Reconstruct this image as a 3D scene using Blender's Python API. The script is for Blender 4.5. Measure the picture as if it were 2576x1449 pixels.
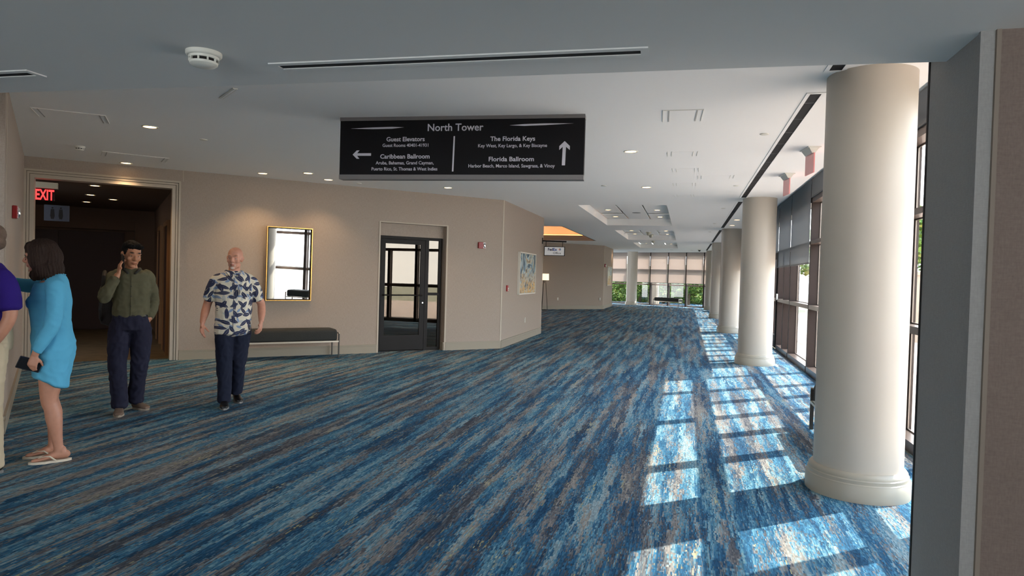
import bpy, bmesh, math, random
from mathutils import Vector, Matrix, noise
random.seed(7)
R = math.radians
scene = bpy.context.scene
COL = scene.collection
for _o in list(bpy.data.objects):
    bpy.data.objects.remove(_o)

# ------------------------------------------------------------------ camera
FPX = 1700.0; IW, IH = 2576, 1449; VPX, VPY = 1726.0, 704.0; HS = 0.028; CAMH = 1.52; CEIL = 3.05; SOF = 2.44
def _basis():
    y = Vector((VPX-IW/2, -(VPY-IH/2), -FPX)).normalized()
    h = Vector((1000, -HS*1000, 0)) + Vector((VPX-IW/2, -(VPY-IH/2), -FPX))
    z = h.cross(y).normalized()
    if z.y < 0: z = -z
    x = y.cross(z)
    return Matrix((x, y, z))
CAMR = _basis()
cd = bpy.data.cameras.new('camera'); cam = bpy.data.objects.new('camera', cd); COL.objects.link(cam)
cam.matrix_world = Matrix.Translation((0, 0, CAMH)) @ CAMR.to_4x4()
cd.sensor_fit = 'HORIZONTAL'; cd.sensor_width = 36; cd.lens = FPX*36/IW; cd.clip_start = .05; cd.clip_end = 500
scene.camera = cam

# ------------------------------------------------------------------ world, sun, exposure
scene.view_settings.view_transform = 'Standard'; scene.view_settings.look = 'None'
scene.view_settings.gamma = 1; scene.view_settings.use_curve_mapping = False
scene.view_settings.exposure = 1.26
SUN_AZ, SUN_EL = R(40.5), R(42.0)          # azimuth from +X towards +Y
w = bpy.data.worlds.new('world'); scene.world = w; w.use_nodes = True
nt = w.node_tree; nt.nodes.clear()
out = nt.nodes.new('ShaderNodeOutputWorld'); bg = nt.nodes.new('ShaderNodeBackground')
tc = nt.nodes.new('ShaderNodeTexCoord'); sep = nt.nodes.new('ShaderNodeSeparateXYZ')
rp = nt.nodes.new('ShaderNodeValToRGB'); nz = nt.nodes.new('ShaderNodeTexNoise'); cr = nt.nodes.new('ShaderNodeValToRGB')
mp = nt.nodes.new('ShaderNodeMapping'); mx = nt.nodes.new('ShaderNodeMix'); mx.data_type = 'RGBA'
rp.color_ramp.elements[0].position = 0.0; rp.color_ramp.elements[0].color = (.92, .93, .95, 1)
rp.color_ramp.elements[1].position = 0.75; rp.color_ramp.elements[1].color = (.42, .58, .88, 1)
nz.inputs['Scale'].default_value = 2.2; nz.inputs['Detail'].default_value = 7; nz.inputs['Roughness'].default_value = .6
cr.color_ramp.elements[0].position = .44; cr.color_ramp.elements[1].position = .62
mp.inputs['Scale'].default_value = (1, 1, 3.2)
mx.inputs['B'].default_value = (1.0, 1.0, 1.0, 1)
L = nt.links.new
L(tc.outputs['Generated'], sep.inputs[0]); L(sep.outputs['Z'], rp.inputs[0])
L(tc.outputs['Generated'], mp.inputs[0]); L(mp.outputs[0], nz.inputs[0]); L(nz.outputs[0], cr.inputs[0])
L(cr.outputs[0], mx.inputs['Factor']); L(rp.outputs[0], mx.inputs['A']); L(mx.outputs['Result'], bg.inputs[0])
bg.inputs[1].default_value = 4.2
L(bg.outputs[0], out.inputs[0])
sd = bpy.data.lights.new('sun', 'SUN'); sd.energy = 6.0; sd.angle = R(.53); sd.color = (1, .93, .82)
so = bpy.data.objects.new('sun', sd); COL.objects.link(so)
sv = Vector((math.cos(SUN_EL)*math.cos(SUN_AZ), math.cos(SUN_EL)*math.sin(SUN_AZ), math.sin(SUN_EL)))
so.rotation_euler = sv.to_track_quat('Z', 'Y').to_euler(); so.location = sv*30
scene.cycles.use_denoising = True
scene.cycles.max_bounces = 10; scene.cycles.diffuse_bounces = 6; scene.cycles.transparent_max_bounces = 16
scene.cycles.sample_clamp_indirect = 6

# ------------------------------------------------------------------ materials
def srgb(r, g, b):
    f = lambda c: (c/255/12.92) if c/255 <= .04045 else ((c/255+.055)/1.055)**2.4
    return (f(r), f(g), f(b), 1)
MATS = {}
def mat(name, col, rough=.6, metal=0.0, spec=.5, emit=None, estr=0, bump=None, var=None, coat=0):
    """col: linear rgba. bump=(scale, strength[, stretch xyz]); var=(scale, amount) colour variation"""
    if name in MATS: return MATS[name]
    m = bpy.data.materials.new(name); m.use_nodes = True; MATS[name] = m
    n = m.node_tree; b = n.nodes['Principled BSDF']
    b.inputs['Base Color'].default_value = col; b.inputs['Roughness'].default_value = rough
    b.inputs['Metallic'].default_value = metal; b.inputs['Specular IOR Level'].default_value = spec
    b.inputs['Coat Weight'].default_value = coat
    if emit: b.inputs['Emission Color'].default_value = emit; b.inputs['Emission Strength'].default_value = estr
    tcn = n.nodes.new('ShaderNodeTexCoord')
    if var:
        z = n.nodes.new('ShaderNodeTexNoise'); z.inputs['Scale'].default_value = var[0]; z.inputs['Detail'].default_value = 4
        mr = n.nodes.new('ShaderNodeMapRange'); mr.inputs[3].default_value = 1-var[1]; mr.inputs[4].default_value = 1+var[1]
        mm = n.nodes.new('ShaderNodeMix'); mm.data_type = 'RGBA'; mm.blend_type = 'MULTIPLY'; mm.inputs['Factor'].default_value = 1
        mm.inputs['A'].default_value = col
        n.links.new(tcn.outputs['Object'], z.inputs[0]); n.links.new(z.outputs[0], mr.inputs[0]); n.links.new(mr.outputs[0], mm.inputs['B'])
        n.links.new(mm.outputs['Result'], b.inputs['Base Color'])
    if bump:
        z = n.nodes.new('ShaderNodeTexNoise'); z.inputs['Scale'].default_value = bump[0]; z.inputs['Detail'].default_value = 3
        mpn = n.nodes.new('ShaderNodeMapping')
        if len(bump) > 2: mpn.inputs['Scale'].default_value = bump[2]
        bp = n.nodes.new('ShaderNodeBump'); bp.inputs['Strength'].default_value = bump[1]; bp.inputs['Distance'].default_value = .01
        n.links.new(tcn.outputs['Object'], mpn.inputs[0]); n.links.new(mpn.outputs[0], z.inputs[0]); n.links.new(z.outputs[0], bp.inputs['Height'])
        n.links.new(bp.outputs[0], b.inputs['Normal'])
    return m
def glass(name, tint, refl, rough=0.0, rtint=(1, 1, 1, 1)):
    m = bpy.data.materials.new(name); m.use_nodes = True; n = m.node_tree; n.nodes.clear()
    o = n.nodes.new('ShaderNodeOutputMaterial'); t = n.nodes.new('ShaderNodeBsdfTransparent'); g = n.nodes.new('ShaderNodeBsdfGlossy')
    t.inputs[0].default_value = tint; g.inputs['Roughness'].default_value = rough; g.inputs[0].default_value = rtint
    fr = n.nodes.new('ShaderNodeLayerWeight'); fr.inputs[0].default_value = .5
    pw = n.nodes.new('ShaderNodeMath'); pw.operation = 'POWER'; pw.inputs[1].default_value = 5; n.links.new(fr.outputs['Facing'], pw.inputs[0])
    ma = n.nodes.new('ShaderNodeMath'); ma.operation = 'MULTIPLY_ADD'; ma.inputs[1].default_value = .7; ma.inputs[2].default_value = .03+refl; ma.use_clamp = True
    fr = pw
    mi = n.nodes.new('ShaderNodeMixShader')
    n.links.new(fr.outputs[0], ma.inputs[0]); n.links.new(ma.outputs[0], mi.inputs[0])
    n.links.new(t.outputs[0], mi.inputs[1]); n.links.new(g.outputs[0], mi.inputs[2]); n.links.new(mi.outputs[0], o.inputs[0])
    MATS[name] = m; return m
def woven(name, c1, c2, scale=300):
    """wall fabric: fine vertical threads over a mottled ground"""
    m = bpy.data.materials.new(name); m.use_nodes = True; n = m.node_tree; b = n.nodes['Principled BSDF']
    b.inputs['Roughness'].default_value = .85; b.inputs['Specular IOR Level'].default_value = .25
    tcn = n.nodes.new('ShaderNodeTexCoord')
    def nn(sc, s, d=2):
        mpn = n.nodes.new('ShaderNodeMapping'); mpn.inputs['Scale'].default_value = sc
        z = n.nodes.new('ShaderNodeTexNoise'); z.inputs['Scale'].default_value = s; z.inputs['Detail'].default_value = d
        n.links.new(tcn.outputs['Object'], mpn.inputs[0]); n.links.new(mpn.outputs[0], z.inputs[0]); return z
    a = nn((1, 1, .12), scale*.5); c = nn((.15, .15, 1), scale*.6); e = nn((1, 1, .6), 120.0, 2)
    ad = n.nodes.new('ShaderNodeMath'); ad.operation = 'ADD'; n.links.new(a.outputs[0], ad.inputs[0]); n.links.new(c.outputs[0], ad.inputs[1])
    a2 = n.nodes.new('ShaderNodeMath'); a2.operation = 'ADD'; n.links.new(ad.outputs[0], a2.inputs[0]); n.links.new(e.outputs[0], a2.inputs[1])
    mr = n.nodes.new('ShaderNodeMapRange'); mr.inputs[1].default_value = 1.0; mr.inputs[2].default_value = 2.0; n.links.new(a2.outputs[0], mr.inputs[0])
    mm = n.nodes.new('ShaderNodeMix'); mm.data_type = 'RGBA'; mm.inputs['A'].default_value = c1; mm.inputs['B'].default_value = c2
    n.links.new(mr.outputs[0], mm.inputs['Factor']); n.links.new(mm.outputs['Result'], b.inputs['Base Color'])
    bp = n.nodes.new('ShaderNodeBump'); bp.inputs['Strength'].default_value = .25; bp.inputs['Distance'].default_value = .004
    n.links.new(ad.outputs[0], bp.inputs['Height']); n.links.new(bp.outputs[0], b.inputs['Normal'])
    MATS[name] = m; return m

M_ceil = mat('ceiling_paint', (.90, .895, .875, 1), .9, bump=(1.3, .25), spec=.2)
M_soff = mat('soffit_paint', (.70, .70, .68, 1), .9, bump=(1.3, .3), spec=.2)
M_wall = woven('wallpaper', srgb(154, 140, 129), srgb(174, 160, 148))
M_wall2 = woven('pillar_fabric', srgb(144, 142, 140), srgb(156, 154, 152), 380)
M_brownwall = woven('brown_wall_fabric', srgb(112, 98, 91), srgb(126, 112, 104), 380)
M_trim = mat('trim_paint', srgb(184, 172, 156), .55)
M_base = mat('baseboard_paint', srgb(150, 140, 124), .5)
M_column = mat('column_paint', srgb(188, 179, 166), .45, bump=(3, .06))
M_colbase = mat('column_base_paint', srgb(168, 161, 146), .4)
M_bronze = mat('bronze_anodised', srgb(46, 34, 30), .5, 0, spec=.3)
M_rail = mat('brushed_bronze_sunlit', srgb(112, 96, 88), .3, .5)  # bronze painted lighter, standing in for sun sheen on the horizontal members
M_black = mat('black_metal', srgb(24, 20, 19), .55, 0, spec=.25)
M_void = mat('dark_void', (.006, .006, .007, 1), .9)
M_white = mat('white_plastic', srgb(222, 220, 210), .4)
M_cream = mat('cream_metal', srgb(186, 180, 160), .45)
M_red = mat('red_plastic', srgb(150, 22, 28), .35)
M_chrome = mat('chrome', (.75, .75, .77, 1), .12, 1)
M_gold = mat('gold_metal', srgb(205, 160, 90), .25, .9)
M_steel = mat('brushed_steel', srgb(190, 180, 165), .3, .9)
M_velvet = mat('dark_velvet', srgb(42, 44, 43), .9, bump=(60, .2), var=(6, .25))
M_mirror = mat('mirror_glass', (.9, .92, .92, 1), .0, 1)
M_glass = glass('window_glass', (.93, .95, .95, 1), 0.0)
M_dglass = glass('door_glass', (.22, .15, .09, 1), .07, 0, (1, .88, .74, 1))
M_lens = mat('lamp_lens', (1, .75, .45, 1), .5, emit=(1, .60, .26, 1), estr=5.5)
M_shadelit = mat('lamp_shade', (.85, .75, .6, 1), .8, emit=(1, .78, .5, 1), estr=.55)
M_cove = mat('cove_light', (1, .5, .2, 1), .5, emit=(1, .36, .10, 1), estr=2.6)
M_exit = mat('exit_red', (.9, .03, .03, 1), .4, emit=(1, .03, .03, 1), estr=1.3)
M_exitpanel = mat('exit_panel', srgb(236, 150, 150), .2, spec=.6, var=(3, .04))
M_signblack = mat('sign_black', srgb(16, 13, 16), .6, spec=.2)
M_signgrey = mat('sign_grey', srgb(118, 113, 112), .5)
M_letter = mat('sign_letter', srgb(208, 204, 212), .4)
M_hall = mat('hall_wall', srgb(104, 80, 62), .8)
M_halldoor = mat('hall_door_wood', srgb(56, 32, 22), .6)

def make_carpet():
    m = bpy.data.materials.new('carpet'); m.use_nodes = True; n = m.node_tree; b = n.nodes['Principled BSDF']; ln = n.links.new
    b.inputs['Roughness'].default_value = .95; b.inputs['Specular IOR Level'].default_value = .15
    tcn = n.nodes.new('ShaderNodeTexCoord')
    def math_(op, a, b_=None, clamp=False):
        q = n.nodes.new('ShaderNodeMath'); q.operation = op; q.use_clamp = clamp
        for i, v in enumerate((a, b_)):
            if v is None: continue
            if isinstance(v, (int, float)): q.inputs[i].default_value = v
            else: ln(v, q.inputs[i])
        return q.outputs[0]
    sp = n.nodes.new('ShaderNodeSeparateXYZ'); ln(tcn.outputs['Object'], sp.inputs[0])
    # threads: snapped cells 6 mm x 22 mm shift the look-up, giving the ragged woven edge
    cx_ = math_('FLOOR', math_('MULTIPLY', sp.outputs[0], 150)); cy_ = math_('FLOOR', math_('MULTIPLY', sp.outputs[1], 34))
    cb = n.nodes.new('ShaderNodeCombineXYZ'); ln(cx_, cb.inputs[0]); ln(cy_, cb.inputs[1])
    wn = n.nodes.new('ShaderNodeTexWhiteNoise'); wn.noise_dimensions = '2D'; ln(cb.outputs[0], wn.inputs['Vector'])
    # column jitter: each thread column slides along y
    wc = n.nodes.new('ShaderNodeTexWhiteNoise'); wc.noise_dimensions = '1D'; ln(math_('FLOOR', math_('MULTIPLY', sp.outputs[0], 110)), wc.inputs['W'])
    # coarser blocks 2.2 cm x 13 cm, each shifted as one
    cb2 = n.nodes.new('ShaderNodeCombineXYZ'); bx = math_('FLOOR', math_('MULTIPLY', sp.outputs[0], 46)); ln(bx, cb2.inputs[0])
    wb = n.nodes.new('ShaderNodeTexWhiteNoise'); wb.noise_dimensions = '1D'; ln(math_('ADD', bx, .5), wb.inputs['W'])
    ln(math_('FLOOR', math_('MULTIPLY', math_('ADD', sp.outputs[1], math_('MULTIPLY', wb.outputs[0], .3)), 7.5)), cb2.inputs[1])
    w2 = n.nodes.new('ShaderNodeTexWhiteNoise'); w2.noise_dimensions = '2D'; ln(cb2.outputs[0], w2.inputs['Vector'])
    sc2 = n.nodes.new('ShaderNodeSeparateColor'); ln(w2.outputs['Color'], sc2.inputs[0])
    xj = math_('ADD', math_('ADD', math_('DIVIDE', cx_, 150), math_('MULTIPLY', math_('SUBTRACT', wn.outputs[0], .5), .016)), math_('MULTIPLY', math_('SUBTRACT', sc2.outputs[0], .5), .045))
    yj = math_('ADD', math_('ADD', math_('DIVIDE', cy_, 34), math_('MULTIPLY', wc.outputs[0], .25)), math_('MULTIPLY', sc2.outputs[1], .2))
    def streak(sx, sy, det, off, rough=.6):
        c = n.nodes.new('ShaderNodeCombineXYZ'); ln(math_('MULTIPLY', xj, sx), c.inputs[0]); ln(math_('MULTIPLY', yj, sy), c.inputs[1]); c.inputs[2].default_value = off
        z = n.nodes.new('ShaderNodeTexNoise'); z.inputs['Scale'].default_value = 1; z.inputs['Detail'].default_value = det; z.inputs['Roughness'].default_value = rough
        ln(c.outputs[0], z.inputs[0]); return z.outputs[0]
    big = streak(8.0, .30, 6, 3.1, .78)
    hue = streak(13.0, .55, 6, 17.7, .78)
    fine = streak(48, 3.0, 4, 9.3, .75)
    def ramp(src, els, interp='LINEAR'):
        r_ = n.nodes.new('ShaderNodeValToRGB'); r_.color_ramp.interpolation = interp
        while len(r_.color_ramp.elements) < len(els): r_.color_ramp.elements.new(.5)
        for e, (p, c) in zip(r_.color_ramp.elements, els): e.position = p; e.color = c
        ln(src, r_.inputs[0]); return r_.outputs[0]
    blues = ramp(hue, [(.38, srgb(24, 62, 92)), (.45, srgb(36, 86, 118)), (.50, srgb(56, 108, 138)), (.545, srgb(94, 140, 158)), (.60, srgb(140, 160, 166))])
    greys = ramp(hue, [(.38, srgb(60, 66, 76)), (.47, srgb(84, 86, 92)), (.53, srgb(128, 124, 122)), (.62, srgb(150, 144, 134))])
    sel = ramp(math_('ADD', big, math_('MULTIPLY', math_('SUBTRACT', fine, .5), .45)), [(.512, (0, 0, 0, 1)), (.530, (1, 1, 1, 1))])
    mx1 = n.nodes.new('ShaderNodeMix'); mx1.data_type = 'RGBA'; ln(sel, mx1.inputs['Factor']); ln(blues, mx1.inputs['A']); ln(greys, mx1.inputs['B'])
    # pale cross threads and thin yellow lines
    pale = ramp(fine, [(.56, (0, 0, 0, 1)), (.68, (.55, .55, .55, 1))])
    mx2 = n.nodes.new('ShaderNodeMix'); mx2.data_type = 'RGBA'; ln(pale, mx2.inputs['Factor']); ln(mx1.outputs['Result'], mx2.inputs['A']); mx2.inputs['B'].default_value = srgb(134, 152, 156)
    dark = ramp(fine, [(.33, (.8, .8, .8, 1)), (.42, (0, 0, 0, 1))])
    mx3 = n.nodes.new('ShaderNodeMix'); mx3.data_type = 'RGBA'; ln(dark, mx3.inputs['Factor']); ln(mx2.outputs['Result'], mx3.inputs['A']); mx3.inputs['B'].default_value = srgb(38, 56, 78)
    yel = ramp(streak(60, .9, 2, 41.0, .5), [(.68, (0, 0, 0, 1)), (.70, (.8, .8, .8, 1))])
    mx4 = n.nodes.new('ShaderNodeMix'); mx4.data_type = 'RGBA'; ln(yel, mx4.inputs['Factor']); ln(mx3.outputs['Result'], mx4.inputs['A']); mx4.inputs['B'].default_value = srgb(176, 168, 126)
    # thread brightness
    mr = n.nodes.new('ShaderNodeMapRange'); mr.inputs[3].default_value = .66; mr.inputs[4].default_value = 1.14; ln(wn.outputs[0], mr.inputs[0])
    mm = n.nodes.new('ShaderNodeMix'); mm.data_type = 'RGBA'; mm.blend_type = 'MULTIPLY'; mm.inputs['Factor'].default_value = 1
    ln(mx4.outputs['Result'], mm.inputs['A']); ln(mr.outputs[0], mm.inputs['B'])
    ln(mm.outputs['Result'], b.inputs['Base Color'])
    bp = n.nodes.new('ShaderNodeBump'); bp.inputs['Strength'].default_value = .35; bp.inputs['Distance'].default_value = .004
    ln(wn.outputs[0], bp.inputs['Height']); ln(bp.outputs[0], b.inputs['Normal'])
    return m
M_carpet = make_carpet()

# ------------------------------------------------------------------ mesh helpers
class MB:
    def __init__(s): s.v = []; s.f = []; s.mi = []; s.m = 0
    def add(s, vs, fs):
        o = len(s.v); s.v += [tuple(v) for v in vs]; s.f += [tuple(i+o for i in f) for f in fs]; s.mi += [s.m]*len(fs); return s
    def box(s, x0, x1, y0, y1, z0, z1, b=0):
        if b <= 0:
            v = [(x, y, z) for z in (z0, z1) for (x, y) in ((x0, y0), (x1, y0), (x1, y1), (x0, y1))]
            return s.add(v, [(3, 2, 1, 0), (4, 5, 6, 7), (0, 1, 5, 4), (1, 2, 6, 5), (2, 3, 7, 6), (3, 0, 4, 7)])
        # chamfered box
        v = []
        for z, i in ((z0, b), (z0+b, 0), (z1-b, 0), (z1, b)):
            xa, xb, ya, yb = x0+i, x1-i, y0+i, y1-i
            c = b if i == 0 else b*.6
            v += [(xa+c, ya, z), (xb-c, ya, z), (xb, ya+c, z), (xb, yb-c, z), (xb-c, yb, z), (xa+c, yb, z), (xa, yb-c, z), (xa, ya+c, z)]
        f = [tuple(range(7, -1, -1)), tuple(range(24, 32))]
        for r in range(3):
            for k in range(8): f.append((r*8+k, r*8+(k+1) % 8, (r+1)*8+(k+1) % 8, (r+1)*8+k))
        return s.add(v, f)
    def prism(s, poly, z0, z1):
        n = len(poly)
        a = sum(poly[i][0]*poly[(i+1) % n][1]-poly[(i+1) % n][0]*poly[i][1] for i in range(n))
        if a < 0: poly = poly[::-1]
        v = [(x, y, z0) for x, y in poly]+[(x, y, z1) for x, y in poly]
        return s.add(v, [tuple(range(n-1, -1, -1)), tuple(range(n, 2*n))]+[(i, (i+1) % n, n+(i+1) % n, n+i) for i in range(n)])
    def lathe(s, prof, n=48, c=(0, 0), cap=True):
        v = []; f = []
        for r, z in prof:
            for k in range(n): a = 2*math.pi*k/n; v.append((c[0]+r*math.cos(a), c[1]+r*math.sin(a), z))
        for i in range(len(prof)-1):
            for k in range(n): f.append((i*n+k, i*n+(k+1) % n, (i+1)*n+(k+1) % n, (i+1)*n+k))
        if cap: f.append(tuple(range(n-1, -1, -1))); f.append(tuple((len(prof)-1)*n+k for k in range(n)))
        return s.add(v, f)
    def tube(s, pts, r, n=8):
        pts = [Vector(p) for p in pts]; rs = r if isinstance(r, (list, tuple)) else [r]*len(pts); v = []; f = []
        up = None
        for i, p in enumerate(pts):
            t = (pts[min(i+1, len(pts)-1)]-pts[max(i-1, 0)]).normalized()
            if up is None:
                up = t.orthogonal().normalized()
            up = (up-t*up.dot(t)).normalized(); sd_ = t.cross(up)
            for k in range(n):
                a = 2*math.pi*k/n; v.append(p+(up*math.cos(a)+sd_*math.sin(a))*rs[i])
        for i in range(len(pts)-1):
            for k in range(n): f.append((i*n+k, i*n+(k+1) % n, (i+1)*n+(k+1) % n, (i+1)*n+k))
        f.append(tuple(range(n-1, -1, -1))); f.append(tuple((len(pts)-1)*n+k for k in range(n)))
        return s.add(v, f)
    def ring(s, rects, y0, y1):
        """picture-frame ring in xz between outer (x0,x1,z0,z1) and inner"""
        (a0, a1, c0, c1), (b0, b1, d0, d1) = rects
        s.box(a0, b0, y0, y1, c0, c1); s.box(b1, a1, y0, y1, c0, c1); s.box(b0, b1, y0, y1, c0, d0); s.box(b0, b1, y0, y1, d1, c1); return s
    def sphere(s, c, r, n=16, m=10):
        r = r if isinstance(r, (tuple, list)) else (r, r, r); v = [(c[0], c[1], c[2]-r[2])]; f = []
        for j in range(1, m):
            t = math.pi*j/m
            for k in range(n): a = 2*math.pi*k/n; v.append((c[0]+r[0]*math.sin(t)*math.cos(a), c[1]+r[1]*math.sin(t)*math.sin(a), c[2]-r[2]*math.cos(t)))
        v.append((c[0], c[1], c[2]+r[2]))
        for k in range(n): f.append((0, 1+(k+1) % n, 1+k)); f.append((len(v)-1, len(v)-1-n+k, len(v)-1-n+(k+1) % n))
        for j in range(m-2):
            for k in range(n): f.append((1+j*n+k, 1+j*n+(k+1) % n, 1+(j+1)*n+(k+1) % n, 1+(j+1)*n+k))
        return s.add(v, f)
    def mesh(s, name, mats, smooth=False):
        me = bpy.data.meshes.new(name); me.from_pydata(s.v, [], s.f)
        for m in (mats if isinstance(mats, (list, tuple)) else [mats]): me.materials.append(m)
        for p, i in zip(me.polygons, s.mi): p.material_index = i
        if smooth:
            me.polygons.foreach_set('use_smooth', [True]*len(me.polygons))
            try: me.set_sharp_from_angle(angle=R(38))
            except Exception: pass
        me.update(); return me
    def build(s, name, mats, parent=None, smooth=False, loc=None):
        o = bpy.data.objects.new(name, s.mesh(name, mats, smooth)); COL.objects.link(o)
        if parent: o.parent = parent
        if loc: o.location = loc
        return o
def tag(o, label=None, cat=None, group=None, kind=None):
    if label: o['label'] = label
    if cat: o['category'] = cat
    if group: o['group'] = group
    if kind: o['kind'] = kind
    return o
def thing(name, label, cat, loc=(0, 0, 0), rz=0, group=None):
    o = bpy.data.objects.new(name, None); COL.objects.link(o); o.empty_display_size = .1
    o.location = loc; o.rotation_euler = (0, 0, rz); return tag(o, label, cat, group)
def structure(name, loc=(0, 0, 0), rz=0):
    o = bpy.data.objects.new(name, None); COL.objects.link(o); o.empty_display_size = .1
    o.location = loc; o.rotation_euler = (0, 0, rz); o['kind'] = 'structure'; return o
def dup(root, loc, rz=None, label=None, group=None, **kw):
    r = root.copy(); COL.objects.link(r); r.location = loc
    if rz is not None: r.rotation_euler = (0, 0, rz)
    if label: r['label'] = label
    if group: r['group'] = group
    for ch in list(root.children):
        c = ch.copy(); COL.objects.link(c); c.parent = r
        for g in list(ch.children):
            d = g.copy(); COL.objects.link(d); d.parent = c
    return r
def child_dup(o, parent, loc=None, name=None):
    c = o.copy(); COL.objects.link(c); c.parent = parent
    if loc is not None: c.location = loc
    return c
def text(s, mat_, parent, width, cap, cx_, z_, y_=-.002, name='lettering', bold=0, depth=.002):
    """letters facing local -y, centred on cx_, baseline z_, fitted to width and capital height"""
    cu = bpy.data.curves.new('txt', 'FONT'); cu.body = s; cu.size = 1; cu.extrude = .5; cu.offset = bold; cu.resolution_u = 3
    t = bpy.data.objects.new('txt', cu); COL.objects.link(t)
    dg = bpy.context.evaluated_depsgraph_get(); me = bpy.data.meshes.new_from_object(t.evaluated_get(dg))
    bpy.data.objects.remove(t); bpy.data.curves.remove(cu)
    xs = [v.co.x for v in me.vertices]; x0, x1 = min(xs), max(xs); sx = width/(x1-x0); sz = cap/.70
    for v in me.vertices:
        x, y, z = v.co; v.co = ((x-(x0+x1)/2)*sx+cx_, y_-(depth*.5)-z*depth, y*sz+z_)
    me.materials.clear(); me.materials.append(mat_)
    o = bpy.data.objects.new(name, me); COL.objects.link(o); o.parent = parent; return o

def ray(px, py): return CAMR @ Vector((px-IW/2, -(py-IH/2), -FPX))
def onz(px, py, z):
    d = ray(px, py); return d*((z-CAMH)/d.z)+Vector((0, 0, CAMH))
def proj(p):
    c = CAMR.transposed() @ (Vector(p)-Vector((0, 0, CAMH)))
    return (IW/2-FPX*c.x/c.z, IH/2+FPX*c.y/c.z) if c.z < 0 else (-9e9, -9e9)

# ------------------------------------------------------------------ plan of the place
AX, AY = -9.35, 7.75                        # far left corner
A45 = R(45)
BX, BY = -3.67, 13.43                       # end of the mirror wall
CXp, CYp = -3.69, 17.5                      # end of the art wall
LW = Vector((-5.75, 4.60)); LWA = math.atan2(AY-LW.y, AX-LW.x)   # left wall, runs from LW to A
S_B = (BX-AX)*1.41421356

# floor
MB().box(-16, 2.03, -6, 45, -.12, 0).build('floor', M_carpet)['kind'] = 'structure'

# ceilings with coffer holes (cells of a grid)
HOLES = [(-2.285, -.435, 14.32, 19.85), (-2.275, -.43, 21.85, 27.15), (-2.25, -.435, 29.2, 34.2), (-6.7, -3.74, 20.4, 28.4)]
xs = sorted({-16, 1.68, *[h[0] for h in HOLES], *[h[1] for h in HOLES]}); ys = sorted({2.6, 37.9, *[h[2] for h in HOLES], *[h[3] for h in HOLES]})
c = MB()
for i in range(len(xs)-1):
    for j in range(len(ys)-1):
        mx_, my_ = (xs[i]+xs[i+1])/2, (ys[j]+ys[j+1])/2
        if any(h[0] < mx_ < h[1] and h[2] < my_ < h[3] for h in HOLES): continue
        x0, x1, y0, y1 = xs[i], xs[i+1], ys[j], ys[j+1]
        c.add([(x0, y0, CEIL), (x1, y0, CEIL), (x1, y1, CEIL), (x0, y1, CEIL)], [(3, 2, 1, 0)])
for (x0, x1, y0, y1) in HOLES[:3]:
    z = CEIL+.19
    c.add([(x0, y0, CEIL), (x1, y0, CEIL), (x1, y1, CEIL), (x0, y1, CEIL), (x0, y0, z), (x1, y0, z), (x1, y1, z), (x0, y1, z)],
          [(0, 1, 5, 4), (1, 2, 6, 5), (2, 3, 7, 6), (3, 0, 4, 7)])
c.add([(-16, 37.9, CEIL), (1.68, 37.9, CEIL), (1.68, 38.42, CEIL), (-5.9, 42.27, CEIL), (-16, 42.27, CEIL)], [(4, 3, 2, 1, 0)])
c.prism([(-16, 2.0), (2.3, 2.0), (2.3, 38.1), (-5.9, 42.35), (-16, 42.35)], CEIL+.62, CEIL+.8)     # slab above
c.box(1.68, 1.70, 2.6, 38.3, CEIL, CEIL+.28); c.box(1.68, 2.3, 2.6, 38.3, CEIL+.26, CEIL+.3)   # blind pocket
ceil = c.build('ceiling', M_ceil); ceil['kind'] = 'structure'
# soffit over the foreground
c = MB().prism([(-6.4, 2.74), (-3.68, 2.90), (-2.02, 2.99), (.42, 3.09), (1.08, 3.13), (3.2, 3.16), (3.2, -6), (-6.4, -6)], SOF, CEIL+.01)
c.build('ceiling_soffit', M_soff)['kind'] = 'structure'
# coffer ceiling panels (three lengthwise, cross slots) as pieces of the ceiling
for (x0, x1, y0, y1) in HOLES[:3]:
    z = CEIL+.185; w_ = (x1-x0)/3
    ysl = y0+.70*(y1-y0)
    for i in range(3):
        for (a, b) in ((y0, ysl-.17), (ysl+.17, y1)) if i != 1 else ((y0, y1),):
            MB().box(x0+i*w_+.022, x0+(i+1)*w_-.022, a, b, z, z+.02).build('ceiling_panel', M_ceil, ceil)
        if i != 1: MB().box(x0+i*w_+.022, x0+(i+1)*w_-.022, ysl-.17, ysl+.17, z+.05, z+.06).build('air_slot', mat('slot_grey', srgb(96, 94, 94), .8), ceil)
    MB().box(x0-.05, x1+.05, y0-.05, y1+.05, z+.07, z+.08).build('coffer_backing', M_white, ceil)
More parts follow.
